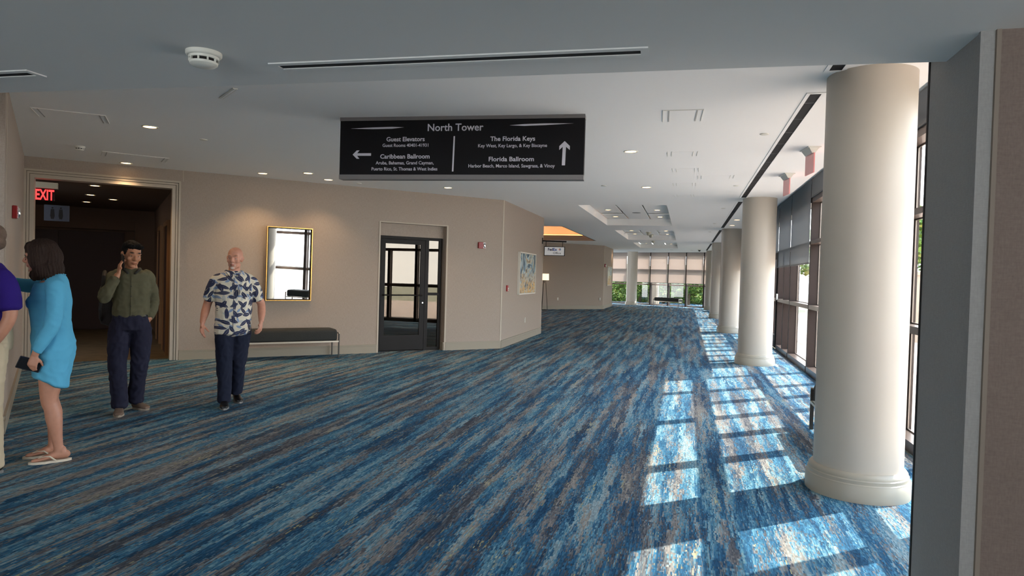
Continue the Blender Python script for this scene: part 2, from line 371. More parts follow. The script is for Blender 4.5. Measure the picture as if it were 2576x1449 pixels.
# cove over the recess
x0, x1, y0, y1 = HOLES[3]
cv = MB()
cv.ring(((x0-.35, x1+.35, 0, 1), (x0, x1, 0, 1)), 0, 1) if False else None
for (a, b, c_, d) in ((x0-.04, x0, y0, y1), (x1, x1+.04, y0, y1), (x0, x1, y0-.04, y0), (x0, x1, y1, y1+.04)): cv.box(a, b, c_, d, CEIL, CEIL+.22)
for (a, b, c_, d) in ((x0, x0+.05, y0, y1), (x1-.05, x1, y0, y1), (x0, x1, y0, y0+.05), (x0, x1, y1-.05, y1)): cv.box(a, b, c_, d, CEIL+.12, CEIL+.2)
cv.build('cove_moulding', M_base, ceil)
cv = MB()
X0, X1, Y0, Y1 = x0-.4, x1+.4, y0-.4, y1+.4; za, zb = CEIL+.22, CEIL+.58
cv.add([(X0, Y0, za), (X1, Y0, za), (X1, Y1, za), (X0, Y1, za), (X0, Y0, zb), (X1, Y0, zb), (X1, Y1, zb), (X0, Y1, zb)],
       [(4, 5, 6, 7), (0, 1, 5, 4), (1, 2, 6, 5), (2, 3, 7, 6), (3, 0, 4, 7)])
cv.build('cove_ceiling', M_ceil, ceil)
cv = MB(); cv.box(x0, x1, y1+.1, y1+.16, za, za+.03); cv.box(x1+.1, x1+.16, y0, y1, za, za+.03); cv.box(x0-.16, x0-.1, y0, y1, za, za+.03)
cv.build('cove_strip_light', M_cove, ceil)

# ---- walls
def wallseg(name, p, q, z0=0, z1=CEIL, th=.2, m=None, x0=None):
    """wall whose room face runs p->q (image left to right), body behind it"""
    d = Vector((q[0]-p[0], q[1]-p[1])); L_ = d.length; a = math.atan2(d.y, d.x)
    o = structure(name, (p[0], p[1], 0), a); return o, L_
def wbox(parent, name, x0, x1, z0, z1, m, y0=0, y1=.2):
    o = MB().box(x0, x1, y0, y1, z0, z1).build(name, m, parent); return o
def skirting(parent, x0, x1, h=.16, name='baseboard'):
    b = MB(); b.box(x0, x1, -.018, 0, 0, h*.72); b.box(x0, x1, -.012, 0, h*.72, h*.9); b.box(x0, x1, -.022, 0, h*.86, h)
    return b.build(name, M_base, parent)
# left wall (local x runs towards corner A)
LL = (Vector((AX, AY))-LW).length
wl = structure('wall_left', (LW.x, LW.y, 0), LWA)
wbox(wl, 'wall_surface', -.2, LL, 0, CEIL, M_wall); skirting(wl, 0, LL)
wbox(wl, 'cover_trim', -.006, .03, 0, CEIL, M_trim, -.006, 0)
wn_ = structure('wall_near_left', (LW.x, LW.y, 0), R(91.5))
wbox(wn_, 'wall_surface', -10.5, 0, 0, CEIL, M_wall); skirting(wn_, -10.5, 0)
# mirror wall (45 deg) with corridor opening and glazed door recess
wa = structure('wall_back', (AX, AY, 0), A45)
OP0, OP1, OPZ = .11, 1.94, 2.76
D0, D1, DZ = 5.405, 6.755, 2.435
for (a, b, z0, z1) in ((-.2, OP0, 0, CEIL), (OP0, OP1, OPZ, CEIL), (OP1, D0, 0, CEIL), (D0, D1, DZ, CEIL), (D1, S_B, 0, CEIL)):
    wbox(wa, 'wall_surface', a, b, z0, z1, M_wall)
skirting(wa, OP1+.12, D0-.03); skirting(wa, D1+.03, S_B)
wbox(wa, 'wall_seam', OP1+.14, OP1+.147, 2.87, CEIL, M_trim, -.002, 0)
wbox(wa, 'corner_trim', S_B-.02, S_B+.004, 0, CEIL, M_trim, -.006, .03)
for k, (i, e, d_) in enumerate(((0.0, .04, -.012), (.04, .075, -.022), (.075, .11, -.034))):   # stepped casing of the opening
    i += .006 if k else 0; o0, o1, oz = OP0-i, OP1+i, OPZ+i
    b = MB(); q0, q1, qz = OP0-e, OP1+e, OPZ+e
    b.box(q0, o0, d_, 0, 0, qz); b.box(o1, q1, d_, 0, 0, qz); b.box(o0, o1, d_, 0, oz, qz)
    b.build('door_casing', M_trim, wa)
b = MB()
for e in (.04, .075):
    b.box(OP0-e-.006, OP0-e, -.004, 0, 0, OPZ+e+.006); b.box(OP1+e, OP1+e+.006, -.004, 0, 0, OPZ+e+.006); b.box(OP0-e, OP1+e, -.004, 0, OPZ+e, OPZ+e+.006)
b.build('casing_groove_shade', mat('groove_shade_paint', srgb(92, 82, 70), .8), wa)  # dark strips paint in the shade between the casing steps
b = MB(); b.box(OP0-.0, OP0+.012, -.012, .22, 0, OPZ); b.box(OP1-.012, OP1, -.012, .22, 0, OPZ); b.box(OP0+.012, OP1-.012, -.012, .22, OPZ-.012, OPZ); b.build('opening_lining', M_trim, wa)
b = MB(); b.box(D0-.03, D0, -.01, 0, 0, DZ+.02); b.box(D1, D1+.03, -.01, 0, 0, DZ+.02); b.box(D0, D1, -.008, 0, DZ, DZ+.02); b.build('recess_trim', M_trim, wa)
# recess lining and back panel above the door
b = MB(); b.box(D0, D1, .13, .2, 2.2, DZ); b.build('recess_panel', M_wall, wa)
b = MB(); b.box(D1-.005, D1, 0, .2, 0, DZ); b.build('recess_jamb', M_wall, wa)
b = MB(); b.box(D1-.02, D1-.005, 0, .13, 0, .16); b.build('baseboard', M_base, wa)
# art wall
wb = structure('wall_art', (BX, BY, 0), math.atan2(CYp-BY, CXp-BX)); LB = math.hypot(CXp-BX, CYp-BY)
wbox(wb, 'wall_surface', 0, LB, 0, CEIL, M_wall); skirting(wb, 0, LB)
wbox(wb, 'corner_trim', 0, .022, 0, CEIL, M_trim, -.006, 0); wbox(wb, 'corner_trim', LB-.03, LB+.006, 0, CEIL, M_trim, -.006, .06)
# recess: return wall, far left closing wall, 45 deg wall, wall D
wr = structure('wall_return', (CXp, CYp, 0), R(180)); wbox(wr, 'wall_surface', 0.03, 5.6, 0, CEIL, M_wall, -.2, 0); 
wc_ = structure('wall_recess_left', (-9.2, 17.4, 0), R(90)); wbox(wc_, 'wall_surface', 0, 10, 0, CEIL, M_wall, 0, .2)
DX, DY = -3.83, 32.55
P0 = (DX-5.6*.7071, DY-5.6*.7071)
wd = structure('wall_lobby', (P0[0], P0[1], 0), A45); wbox(wd, 'wall_surface', 0, 5.6, 0, CEIL, M_wall); skirting(wd, 0, 5.6, .17)
wbox(wd, 'corner_trim', 5.575, 5.606, 0, CEIL, M_trim, -.006, .03)
we = structure('wall_far_left', (DX, DY, 0), R(90)); wbox(we, 'wall_surface', 0, 3.9, 0, CEIL, M_wall); skirting(we, 0, 3.9, .17)
wbox(we, 'corner_trim', 3.87, 3.91, 0, CEIL, M_trim, -.006, .03)
wz = structure('wall_far_return', (-9.2, 36.2, 0), R(90)); wbox(wz, 'wall_surface', 0, 8, 0, CEIL, M_wall)
# pillar and walls around the foreground
wp = structure('wall_pillar', (1.0, 2.78, 0), 0)
b = MB(); b.box(0, 1.03, 0.0, .54, 0, CEIL); b.build('wall_surface', [M_wall2], wp)
b = MB(); b.box(-.004, .006, .53, .546, 0, CEIL); b.build('corner_trim', M_black, wp)
b = MB(); b.box(-.006, .04, -.006, .012, 0, SOF); b.build('corner_trim', M_wall2, wp)
b = MB(); b.box(.055, 2.2, -.016, 0, 0, SOF); b.build('wall_covering', M_brownwall, wp)
b = MB(); b.box(.04, .055, -.02, 0, 0, SOF); b.build('corner_trim', mat('bead_brown', srgb(128, 116, 104), .6), wp)
b = MB(); b.box(0, .2, 0, 8.6, 0, SOF); o = b.build('wall_near_right', M_brownwall, loc=(3.0, -5.8, 0)); o['kind'] = 'structure'
b = MB(); b.ring(((-6.4, 3.2, 0, SOF), (-4.6, 2.9, .25, 2.38)), -6.2, -6); wbh = b.build('wall_behind', M_wall); wbh['kind'] = 'structure'  # unseen glazed opening added behind the camera to let in fill daylight
for k in range(6): MB().box(-4.63+k*1.5, -4.57+k*1.5, -6.15, -6.05, .25, 2.38).build('window_mullion', M_bronze, wbh)
for k in range(5): MB().box(-4.57+k*1.5, -3.13+k*1.5, -6.12, -6.112, .25, 2.38).build('pane', M_glass, wbh)  # glass of the added fill-light opening
b = MB(); b.box(2.03, 3.2, -.0, .2, 0, CEIL); o = b.build('wall_side', M_brownwall, loc=(0, 2.8, 0)); o['kind'] = 'structure'

# hallway behind the opening
fh_ = structure('floor_hallway', (AX, AY, 0), A45)
MB().box(-1.5, 1.96, .22, 6.2, 0, .004).build('floor_surface', mat('hall_carpet', srgb(92, 76, 50), .95, var=(5, .5)), fh_)
hw = structure('wall_hallway', (AX, AY, 0), A45); HT = 6.2; HC = 2.77
for nm, a in (('wall_right', (1.96, 2.1, .2, HT, 0, HC)), ('wall_left', (-1.7, -1.5, .2, HT, 0, HC)), ('wall_end', (-1.7, 2.1, HT, HT+.2, 0, HC)), ('hall_ceiling', (-1.7, 2.1, .2, HT+.2, HC, HC+.1))):
    MB().box(*a).build('wall_surface' if nm != 'hall_ceiling' else 'hall_ceiling', M_hall, hw)
b = MB(); b.box(-1.5, 1.96, HT-.25, HT, 2.3, HC); b.build('beam', M_hall, hw)
b = MB(); b.box(1.55, 1.96, HT-.35, HT, 0, 2.5); b.build('pilaster', M_hall, hw)
b = MB(); b.box(-1.2, 1.35, HT-.05, HT, 0, 2.25); b.box(-1.2, .06, HT-.08, HT-.05, .02, 2.22); b.box(.09, 1.33, HT-.08, HT-.05, .02, 2.22); hd = b.build('door_1', M_halldoor, hw)
for (t0, t1) in ((.65, 1.55), (2.6, 3.5)):
    b = MB(); b.box(1.92, 1.96, t0, t1, 0, 2.2); b.build('door_2', M_halldoor, hw)
    b = MB(); b.box(1.9, 1.96, t0-.08, t0, 0, 2.28); b.box(1.9, 1.96, t1, t1+.08, 0, 2.28); b.box(1.9, 1.96, t0, t1, 2.2, 2.28); b.build('door_casing', mat('hall_casing', srgb(120, 84, 50), .6), hw)
b = MB(); b.ring(((0, .9, 0, 1.35), (.05, .85, .05, 1.3)), -.03, 0); pf = thing('hallway_picture', 'tall narrow framed picture on the dark hallway wall behind the man on the phone', 'picture', (AX+.7071*(1.96-3.9), AY+.7071*(1.96+3.9), .95), R(-45))
b.build('frame', M_cream, pf); MB().box(.05, .85, -.012, 0, .05, 1.3).build('canvas', mat('dark_print', srgb(40, 34, 30), .6), pf)
# ------------------------------------------------------------------ glazed wall on the right (local x runs towards the camera, y outwards)
XW = 2.03; GD = .17                     # inner face, depth of the mullions
MAJ = [3.34, 5.08, 6.36, 7.475, 9.28, 11.16, 12.42, 14.6, 16.45, 18.3, 20.15, 22.0, 23.85, 25.7, 27.55, 29.4, 31.25, 33.1, 34.95, 36.8, 38.6]
pane_cache = {}
SILL, R1, R2, HEAD = .10, 1.08, 2.18, 2.89
def glazed_bay(name, length, door=False, split=True, tops=(SILL, R1, R1+.07, R2, R2+.06, HEAD), loc=(0, 0, 0), rz=0, first=True, zt=CEIL+.28, msplit=None):
    """bay: local x 0..length, mullion at x=0 (and the next bay brings the other)"""
    wn = structure(name, loc, rz); w2 = .042
    MB().box(-w2, w2, 0, GD, 0, zt).build('mullion', M_bronze, wn)
    if not door:
        MB().box(w2, length-w2, -.01, GD+.02, 0, tops[0]).build('sill', M_rail, wn)
    MB().box(w2, length-w2, 0, GD, tops[1], tops[2]).build('rail', M_rail, wn)
    MB().box(w2, length-w2, 0, GD, tops[3], tops[4]).build('rail', M_rail, wn)
    MB().box(w2, length-w2, 0, GD, tops[5], tops[5]+.1).build('head', M_rail, wn)
    MB().box(w2, length-w2, GD-.06, GD, tops[5]+.1, zt).build('spandrel', M_bronze, wn)
    mid = length/2
    if split:
        MB().box(mid-w2, mid+w2, 0, GD, tops[0], tops[1]).build('mullion', M_bronze, wn)
        MB().box(mid-w2, mid+w2, 0, GD, tops[2], tops[3]).build('mullion', M_bronze, wn)
    yg = GD-.025
    for (z0, z1, sp_) in ((tops[0], tops[1], split), (tops[2], tops[3], split), (tops[4], tops[5], False)):
        for (a, b) in (((w2, mid-w2), (mid+w2, length-w2)) if sp_ else ((w2, length-w2),)):
            MB().box(a, b, yg, yg+.008, z0, z1).build('pane', M_glass, wn)
            # thin glazing bead, lighter metal
            bd = MB(); t = .014
            bd.box(a, a+t, yg-.012, yg, z0, z1); bd.box(b-t, b, yg-.012, yg, z0, z1); bd.box(a+t, b-t, yg-.012, yg, z0, z0+t); bd.box(a+t, b-t, yg-.012, yg, z1-t, z1)
            bd.build('glazing_bead', M_steelbead, wn)
    return wn
M_steelbead = mat('bead_metal', srgb(150, 140, 132), .35, .5)
nwin = 0
for i in range(len(MAJ)-1):
    y0, y1 = MAJ[i], MAJ[i+1]; nwin += 1
    door = (16.4 < y0 < 16.5)
    g = glazed_bay('door_3' if door else 'window_%d' % nwin, y1-y0, door, split=(y1-y0 > 1.5 and abs(y0-12.42) > .1), loc=(XW, y1, 0), rz=R(-90))
    if door:                            # exit door leaf in the glazed wall
        ln_ = y1-y0
        b = MB(); b.ring(((.06, ln_-.06, .02, 2.2), (.17, ln_-.17, .3, 2.05)), -.02, .05); b.build('door_leaf', M_black, g)
        MB().box(.1, ln_-.1, -.08, -.05, 1.0, 1.06).build('push_bar', M_black, g)
        MB().box(ln_+.02, ln_+.08, -.03, 0, 1.12, 1.26).build('card_reader', M_white, g)
MB().box(XW, XW+.25, 38.3, 38.6, 0, CEIL+.3).build('wall_end_post', M_bronze)['kind'] = 'structure'

# far glazed wall
E0 = Vector((-5.9, 42.05)); E1 = Vector((1.72, 38.18)); EA = math.atan2(E1.y-E0.y, E1.x-E0.x); EL = (E1-E0).length
def epx(px):                            # local x on the far wall at a pixel column
    d = ray(px, 700); n = Vector((-(E1-E0).y, (E1-E0).x)).normalized(); t = n.dot(E0)/(n.x*d.x+n.y*d.y)
    return (Vector((d.x*t, d.y*t))-E0).length*(1 if (Vector((d.x*t, d.y*t))-E0).dot(E1-E0) > 0 else -1)
gaps = [0.2]+[epx(p) for p in (1578, 1636, 1681, 1726, 1771)]
k = 100
fw = []
for a, b in zip(gaps, gaps[1:]+[EL+.3]):
    nwin += 1
    p = E0+(E1-E0).normalized()*a
    g = glazed_bay('window_%d' % nwin, b-a, split=False, tops=(.06, 1.17, 1.22, 1.98, 2.1, 2.86), loc=(p.x, p.y, 0), rz=EA)
    fw.append((p, b-a))

# roller blinds
def fabric(name, col, tr):
    m = bpy.data.materials.new(name); m.use_nodes = True; n = m.node_tree; n.nodes.clear()
    o = n.nodes.new('ShaderNodeOutputMaterial'); d = n.nodes.new('ShaderNodeBsdfDiffuse'); t = n.nodes.new('ShaderNodeBsdfTranslucent'); mi = n.nodes.new('ShaderNodeMixShader')
    d.inputs[0].default_value = col; t.inputs[0].default_value = col; mi.inputs[0].default_value = tr
    n.links.new(d.outputs[0], mi.inputs[1]); n.links.new(t.outputs[0], mi.inputs[2]); n.links.new(mi.outputs[0], o.inputs[0]); return m
M_blind = fabric('blind_fabric', srgb(168, 170, 172), .3)
M_blind2 = fabric('blind_fabric_far', srgb(214, 202, 194), .45)
def blind(length, ztop, zbot, m, label, group, loc, rz, y=-.012):
    t = thing('roller_blind', label, 'blind', loc, rz, group)
    MB().box(.03, length-.03, y-.002, y+.001, zbot+.02, ztop).build('blind_fabric', m, t)
    MB().box(.03, length-.03, y-.008, y+.006, zbot, zbot+.025).build('bottom_bar', mat('blind_bar', srgb(120, 120, 120), .5), t)
    return t
# raised ones near the camera, lowered ones beyond
for i in range(1, len(MAJ)-1):
    y0, y1 = MAJ[i], MAJ[i+1]
    if y1 <= 12.5:
        if y1 > 12: lab = 'rolled-up grey roller blind above the clear window, just left of the nearest column'
        elif y0 < 4: lab = 'rolled-up grey roller blind on the window behind the grey pillar'
        elif y0 < 5.5: lab = 'rolled-up grey roller blind in the slit between nearest column and pillar'
        else: lab = 'rolled-up grey roller blind hidden behind the nearest white column'
        blind(y1-y0, CEIL+.24, 2.97, M_blind, lab, 'roller blinds on the right window wall', (XW, y1, 0), R(-90))
    else:
        n_ = i-6
        names = {12.42: 'lowered grey roller blind nearest the camera, beside the open window', 14.6: 'second lowered grey roller blind along the right window wall', 16.45: 'third lowered grey roller blind, just right of the second column'}
        lab = names.get(y0, 'lowered grey roller blind on the right window wall, hidden behind the row of columns')
        blind(y1-y0, CEIL+.24, 1.85, M_blind, lab, 'roller blinds on the right window wall', (XW, y1, 0), R(-90))
ords = ['leftmost', 'second from the left', 'third from the left', 'fourth from the left', 'rightmost in full view', 'hidden behind the row of columns']
for (p, ln_), wd_ in zip(fw, ords):
    blind(ln_, CEIL-.02, 1.29, M_blind2, 'lowered pale roller blind on the far glazed wall, '+wd_, 'roller blinds on the far glazed wall', (p.x, p.y, 0), EA, y=-.03)
d_ = (E1-E0).normalized()

# ------------------------------------------------------------------ columns
prof_base = [(.352, 0), (.352, .105), (.346, .115), (.346, .122), (.338, .128), (.338, .150), (.330, .157), (.330, .172), (.318, .190), (.3, .196)]
def column(loc, label):
    t = thing('round_column', label, 'column', loc, 0, 'round white columns')
    MB().lathe([(.300, .19), (.300, CEIL)], 96).build('shaft', M_column, t, True)
    MB().lathe(prof_base, 96).build('column_base', M_colbase, t, True)
    return t
col0 = column((1.27, 5.47, 0), 'nearest and largest round white column beside the grey pillar')
for y, lab in ((13.2, 'second round white column from the camera'), (20.9, 'third round white column from the camera'), (28.6, 'fourth round white column from the camera'), (36.3, 'farthest round white column of the row along the windows')):
    dup(col0, (1.27, y, 0), label=lab)
dup(col0, (-3.02, 39.4, 0), label='lone round white column in front of the far blinds')

# ------------------------------------------------------------------ ceiling fittings
def downlight(x, y, z, label, group, power=0, tilt=None):
    t = thing('recessed_downlight', label, 'ceiling light', (x, y, z), 0, group)
    MB().lathe([(.088, 0), (.086, -.006), (.078, -.008), (.066, -.003), (.064, .0)], 28, cap=False).build('trim_ring', M_white, t, True)
    MB().lathe([(.0005, -.002), (.066, -.002)], 28, cap=False).build('lens', M_lens, t)
    if power:
        l = bpy.data.lights.new('lamp', 'SPOT'); l.energy = power; l.color = (1, .68, .38); l.spot_size = R(110); l.spot_blend = .7; l.shadow_soft_size = .05
        o = bpy.data.objects.new('lamp', l); COL.objects.link(o); o.parent = t; o.location = (0, 0, -.02)
    return t
def C(px, py, z=CEIL): v = onz(px, py, z); return v.x, v.y
for (px, py), lab, pw in (((377, 319), 'round downlight left of the ceiling access panels, nearest the camera', 22), ((317, 410), 'round downlight glowing right above the corridor opening', 26),
                      ((661, 436), 'left one of the two downlights in front of the mirror wall', 26), ((775, 435.5), 'right one of the two downlights in front of the mirror wall', 20),
                      ((826, 452), 'downlight closest to the mirror wall, left of the hanging sign', 18), ((1127, 472), 'lone downlight just below the hanging sign', 16),
                      ((1587, 381), 'round downlight right of the hanging sign, nearer one', 14), ((1626, 471), 'round downlight in front of the first ceiling coffer', 14),
                      ((1854, 553), 'downlight beside the second column, nearer one', 0), ((1842, 567), 'downlight beside the second column, farther one', 0)):
    x, y = C(px, py); downlight(x, y, CEIL, lab, 'downlights in the main ceiling', pw)
zc = CEIL+.185
which = ('first', 'second', 'third')
for ci, (x0, x1, y0, y1) in enumerate(HOLES[:3]):
    for yi, fy in enumerate((.22, .52, .86)):
        for xi, fx in enumerate((.17, .83)):
            if ci == 0: pass
            downlight(x0+(x1-x0)*fx, y0+(y1-y0)*fy, zc, 'downlight in the %s ceiling coffer, %s row, %s side' % (which[ci], ('front', 'middle', 'back')[yi], ('left', 'right')[xi]), 'downlights in the ceiling coffers', 6 if yi == 1 else 0)
for k, (px, py) in enumerate(((1551, 633.2), (1589, 628), (1597, 630), (1645, 629), (1689.5, 628), (1740, 629.5))):
    x, y = C(px, py); x, y = x*36/y, 36.0
    downlight(x, y, CEIL, 'small distant downlight close to the far blinds, number %s from the left' % ('one', 'two', 'three', 'four', 'five', 'six')[k], 'downlights by the far blinds', 8 if k in (0, 3) else 0)
for lab, (px, py) in (('hallway downlight highest in the opening', (238.8, 466.7)), ('hallway downlight second from the opening', (227.8, 489.9)), ('hallway downlight third from the opening', (217.8, 507.5)), ('hallway downlight deepest in the corridor', (209, 522.4)), ('hallway downlight standing apart on the right', (285, 501.7))):
    v = onz(px, py, HC)
    downlight(v.x, v.y, HC-.001, lab, 'downlights in the dark hallway', 1.5)
# unseen downlights added in the soffit behind the viewer to brighten the foreground
for k, (x, y) in enumerate(((-2.2, -1.2), (1.4, -1.0))):
    downlight(x, y, SOF, 'added unseen fill downlight in the low soffit behind the viewpoint, %s' % ('left', 'right')[k], 'added fill downlights in the low soffit', 14)

def smoke(x, y, z, label, s=1):
    t = thing('smoke_detector', label, 'smoke detector', (x, y, z)); t.scale = (s, s, s)
    MB().lathe([(.073, 0), (.073, -.012), (.069, -.018), (.064, -.02)], 40).build('base_plate', M_white, t, True)
    b = MB().lathe([(.062, -.018), (.060, -.030), (.052, -.031), (.052, -.042), (.058, -.043), (.056, -.052), (.046, -.060), (.02, -.064), (.001, -.0645)], 40); b.build('dome', M_white, t, True)
    MB().lathe([(.0535, -.0305), (.0535, -.0425)], 40).build('sensing_slot', M_black, t)
    for k in range(10):
        a = k*math.pi/5; b = MB(); b.box(.052, .061, -.003, .003, -.043, -.030); o = b.build('rib', M_white, t); o.rotation_euler = (0, 0, a)
    return t
v = onz(513, 132, SOF); smoke(v.x, v.y, SOF, 'large white smoke detector under the dark foreground soffit')
v = onz(200, 368, CEIL); smoke(v.x, v.y, CEIL, 'small white smoke detector at the upper left near the corridor opening', .9)
# sprinkler cover plates and speakers
def cover(px, py, lab, r=.045, z=CEIL):
    x, y = C(px, py, z); t = thing('sprinkler_cover', lab, 'sprinkler', (x, y, z), 0, 'flat sprinkler covers on the ceiling')
    MB().lathe([(r, 0), (r, -.006), (r*.8, -.010), (.001, -.010)], 24).build('cover_plate', M_white, t, True)
for px, py, lab in ((512, 351, 'flat round sprinkler cover left of the hanging sign'), (1923, 337, 'flat round sprinkler cover nearest the long ceiling slot'), (1519, 467, 'flat round sprinkler cover lower right of the hanging sign'),
                    (1852, 467, 'flat sprinkler cover beside the slot, second along it'), (1820, 524, 'flat sprinkler cover beside the slot, third along it'), (1798, 562, 'flat sprinkler cover beside the slot, fourth along it'), (1786, 583, 'flat sprinkler cover beside the slot, fifth along it'), (903, 461, 'flat sprinkler cover under the sign by the mirror wall')):
    cover(px, py, lab)
t = thing('ceiling_speaker', 'round flush speaker in the first ceiling coffer', 'speaker', ((-2.285-.435)/2+.05, 17.9, zc)); MB().lathe([(.11, 0), (.105, -.008), (.001, -.008)], 32).build('grille', mat('speaker_grille', srgb(150, 148, 146), .6), t, True)
for nm, (px, py, s), lab in (('ceiling_beacon', (1631.5, 584, 1), 'cone-shaped ceiling fitting in front of the second coffer, left one'), ('ceiling_beacon', (1637.5, 590, 1), 'cone-shaped ceiling fitting in front of the second coffer, right one'), ('ceiling_beacon', (1643, 606, .8), 'small cone-shaped ceiling fitting before the third coffer')):
    x, y = C(px, py); t = thing(nm, lab, 'ceiling fitting', (x, y, CEIL)); t.scale = (s, s, s)
    MB().lathe([(.10, 0), (.095, -.02), (.07, -.03)], 24).build('mount', M_cream, t, True); MB().lathe([(.07, -.03), (.05, -.09), (.03, -.11), (.001, -.115)], 24).build('cone', M_cream, t, True)
t = thing('dome_camera', 'small dome camera on the ceiling at the far end by the columns', 'camera', (.6, 35.2, CEIL)); MB().lathe([(.08, 0), (.08, -.03)], 20).build('mount', M_white, t); MB().sphere((0, 0, -.03), .06).build('dome', M_black, t, True)
# access panels: a framed flush panel with two end strips
def access(p4, label, z=CEIL, group='access panels in the ceiling'):
    (x0, y0), (x1, y1), dp = p4
    d = Vector((x1-x0, y1-y0)); Lw_ = d.length; t = thing('access_panel', label, 'ceiling panel', (x0, y0, z), math.atan2(d.y, d.x), group)
    MB().box(0, Lw_, 0, dp, -.002, 0).build('panel', M_ceil, t)
    w_ = .012
    for a in ((0, Lw_, 0, .006), (0, .006, 0, dp), (Lw_-.006, Lw_, 0, dp)): MB().box(a[0], a[1], a[2], a[3], -.007, -.002).build('edge_strip', M_white, t)
    for a in ((.05, .062), (Lw_-.062, Lw_-.05)): MB().box(a[0], a[1], .01, dp, -.005, -.002).build('slot', mat('slot_shade', srgb(176, 174, 170), .8), t)
    return t
a, b = onz(75, 269, CEIL), onz(265, 290, CEIL); access(((a.x, a.y), (b.x, b.y), .45), 'white access panel nearest the left wall')
a, b = onz(257, 380, CEIL), onz(426, 398, CEIL); access(((a.x, a.y), (b.x, b.y), .45), 'white access panel above the corridor opening')
a, b = onz(1667, 277, CEIL), onz(1771, 274.5, CEIL); access(((a.x, a.y), (b.x, b.y), .45), 'white access panel right of the hanging sign')
a, b = onz(556, 247, CEIL), onz(592, 222, CEIL); t = thing('linear_vent', 'short pale linear vent just beyond the foreground soffit', 'vent', (a.x, a.y, CEIL), math.atan2(b.y-a.y, b.x-a.x))
MB().box(0, (b-a).length, -.02, .02, -.006, 0).build('frame', M_white, t); MB().box(.01, (b-a).length-.01, -.008, .008, -.008, -.006).build('blade', M_ceil, t)
for k, (pa, pb) in enumerate((((1679, 382), (1755, 381)), ((1691, 424), (1757, 423)), ((1756, 442), (1847, 441)), ((1693, 461), (1750, 460.5)), ((1695.5, 490), (1745, 489.5)))):
    a, b = onz(*pa, CEIL), onz(*pb, CEIL); d = b-a
    t = thing('flush_vent', 'flush ceiling vent marked by two pairs of fine white lines, %s row' % ('first', 'second', 'third and offset', 'fourth', 'fifth and farthest')[k], 'vent', (a.x, a.y, CEIL), math.atan2(d.y, d.x), 'flush vents over the corridor')
    for xx in (0, .05, d.length-.05, d.length): MB().box(xx-.004, xx+.004, 0, .30, -.004, 0).build('edge_strip', M_white, t)
    MB().box(.055, d.length-.055, 0, .30, -.001, 0).build('panel', M_ceil, t)
# slot diffusers
def slot(p, q, wd_, label, louvres=0, fr=.03, z=CEIL):
    d = Vector((q[0]-p[0], q[1]-p[1])); Ls = d.length
    t = thing('slot_diffuser', label, 'air diffuser', (p[0], p[1], z), math.atan2(d.y, d.x), 'slot diffusers')
    b = MB(); h = wd_/2; b.box(-fr, Ls+fr, -h-fr, -h, -.006, 0); b.box(-fr, Ls+fr, h, h+fr, -.006, 0); b.box(-fr, 0, -h, h, -.006, 0); b.box(Ls, Ls+fr, -h, h, -.006, 0); b.build('frame', M_soff if z < 3 else M_ceil, t)
    MB().box(0, Ls, -h, h, -.0015, -.0005).build('dark_slot', M_void, t)
    for k in range(louvres): MB().box((k+.5)*Ls/louvres-.01, (k+.5)*Ls/louvres+.01, -h, h, -.003, -.0015).build('louvre', mat('louvre_grey', srgb(60, 60, 62), .5), t)
    return t
a, b = onz(706, 167, SOF), onz(1612, 129, SOF); slot((a.x, a.y), (b.x, b.y), .05, 'long black air slot in the foreground soffit', z=SOF)
b = onz(80, 184, SOF); slot((b.x-1.4, b.y-.04), (b.x, b.y), .05, 'black air slot at the left end of the foreground soffit', z=SOF)
slot((.965, 5.9), (.965, 13.02), .085, 'long black air slot between the first and second columns', 12)
slot((.965, 13.66), (.965, 20.4), .085, 'long black air slot between the second and third columns', 10)
slot((.965, 21.3), (.965, 28.1), .085, 'long black air slot between the third and fourth columns', 6)
slot((.965, 29.1), (.965, 35.8), .085, 'long black air slot between the fourth and fifth columns', 4)
slot((.985, 3.6), (.985, 5.28), .085, 'short stretch of black air slot in front of the nearest column', 3)

# exit signs
def exit_ceiling(x, y, label):
    t = thing('exit_sign', label, 'exit sign', (x, y, CEIL), R(98), 'edge-lit exit signs on the ceiling')
    b = MB(); b.prism([(-.155, -.07), (.155, -.07), (.155, .07), (-.155, .07)], -.012, 0); b.build('canopy', M_white, t)
    b = MB(); v = [(-.14, -.055, -.012), (.14, -.055, -.012), (.14, .055, -.012), (-.14, .055, -.012), (-.12, -.018, -.07), (.12, -.018, -.07), (.12, .018, -.07), (-.12, .018, -.07)]
    b.add(v, [(3, 2, 1, 0)[::-1], (4, 5, 6, 7)[::-1], (0, 1, 5, 4)[::-1], (1, 2, 6, 5)[::-1], (2, 3, 7, 6)[::-1], (3, 0, 4, 7)[::-1]]); b.build('housing', M_white, t)
    p_ = MB().box(-.15, .15, -.006, .006, -.29, -.07).build('panel', M_exitpanel, t)
    text('EXIT', M_exit, p_, .22, .13, 0, -.24, -.006)
    return t
exit_ceiling(1.32, 8.3, 'edge-lit exit sign beside the nearest column'); exit_ceiling(1.335, 10.25, 'second edge-lit exit sign, nearer the second column')
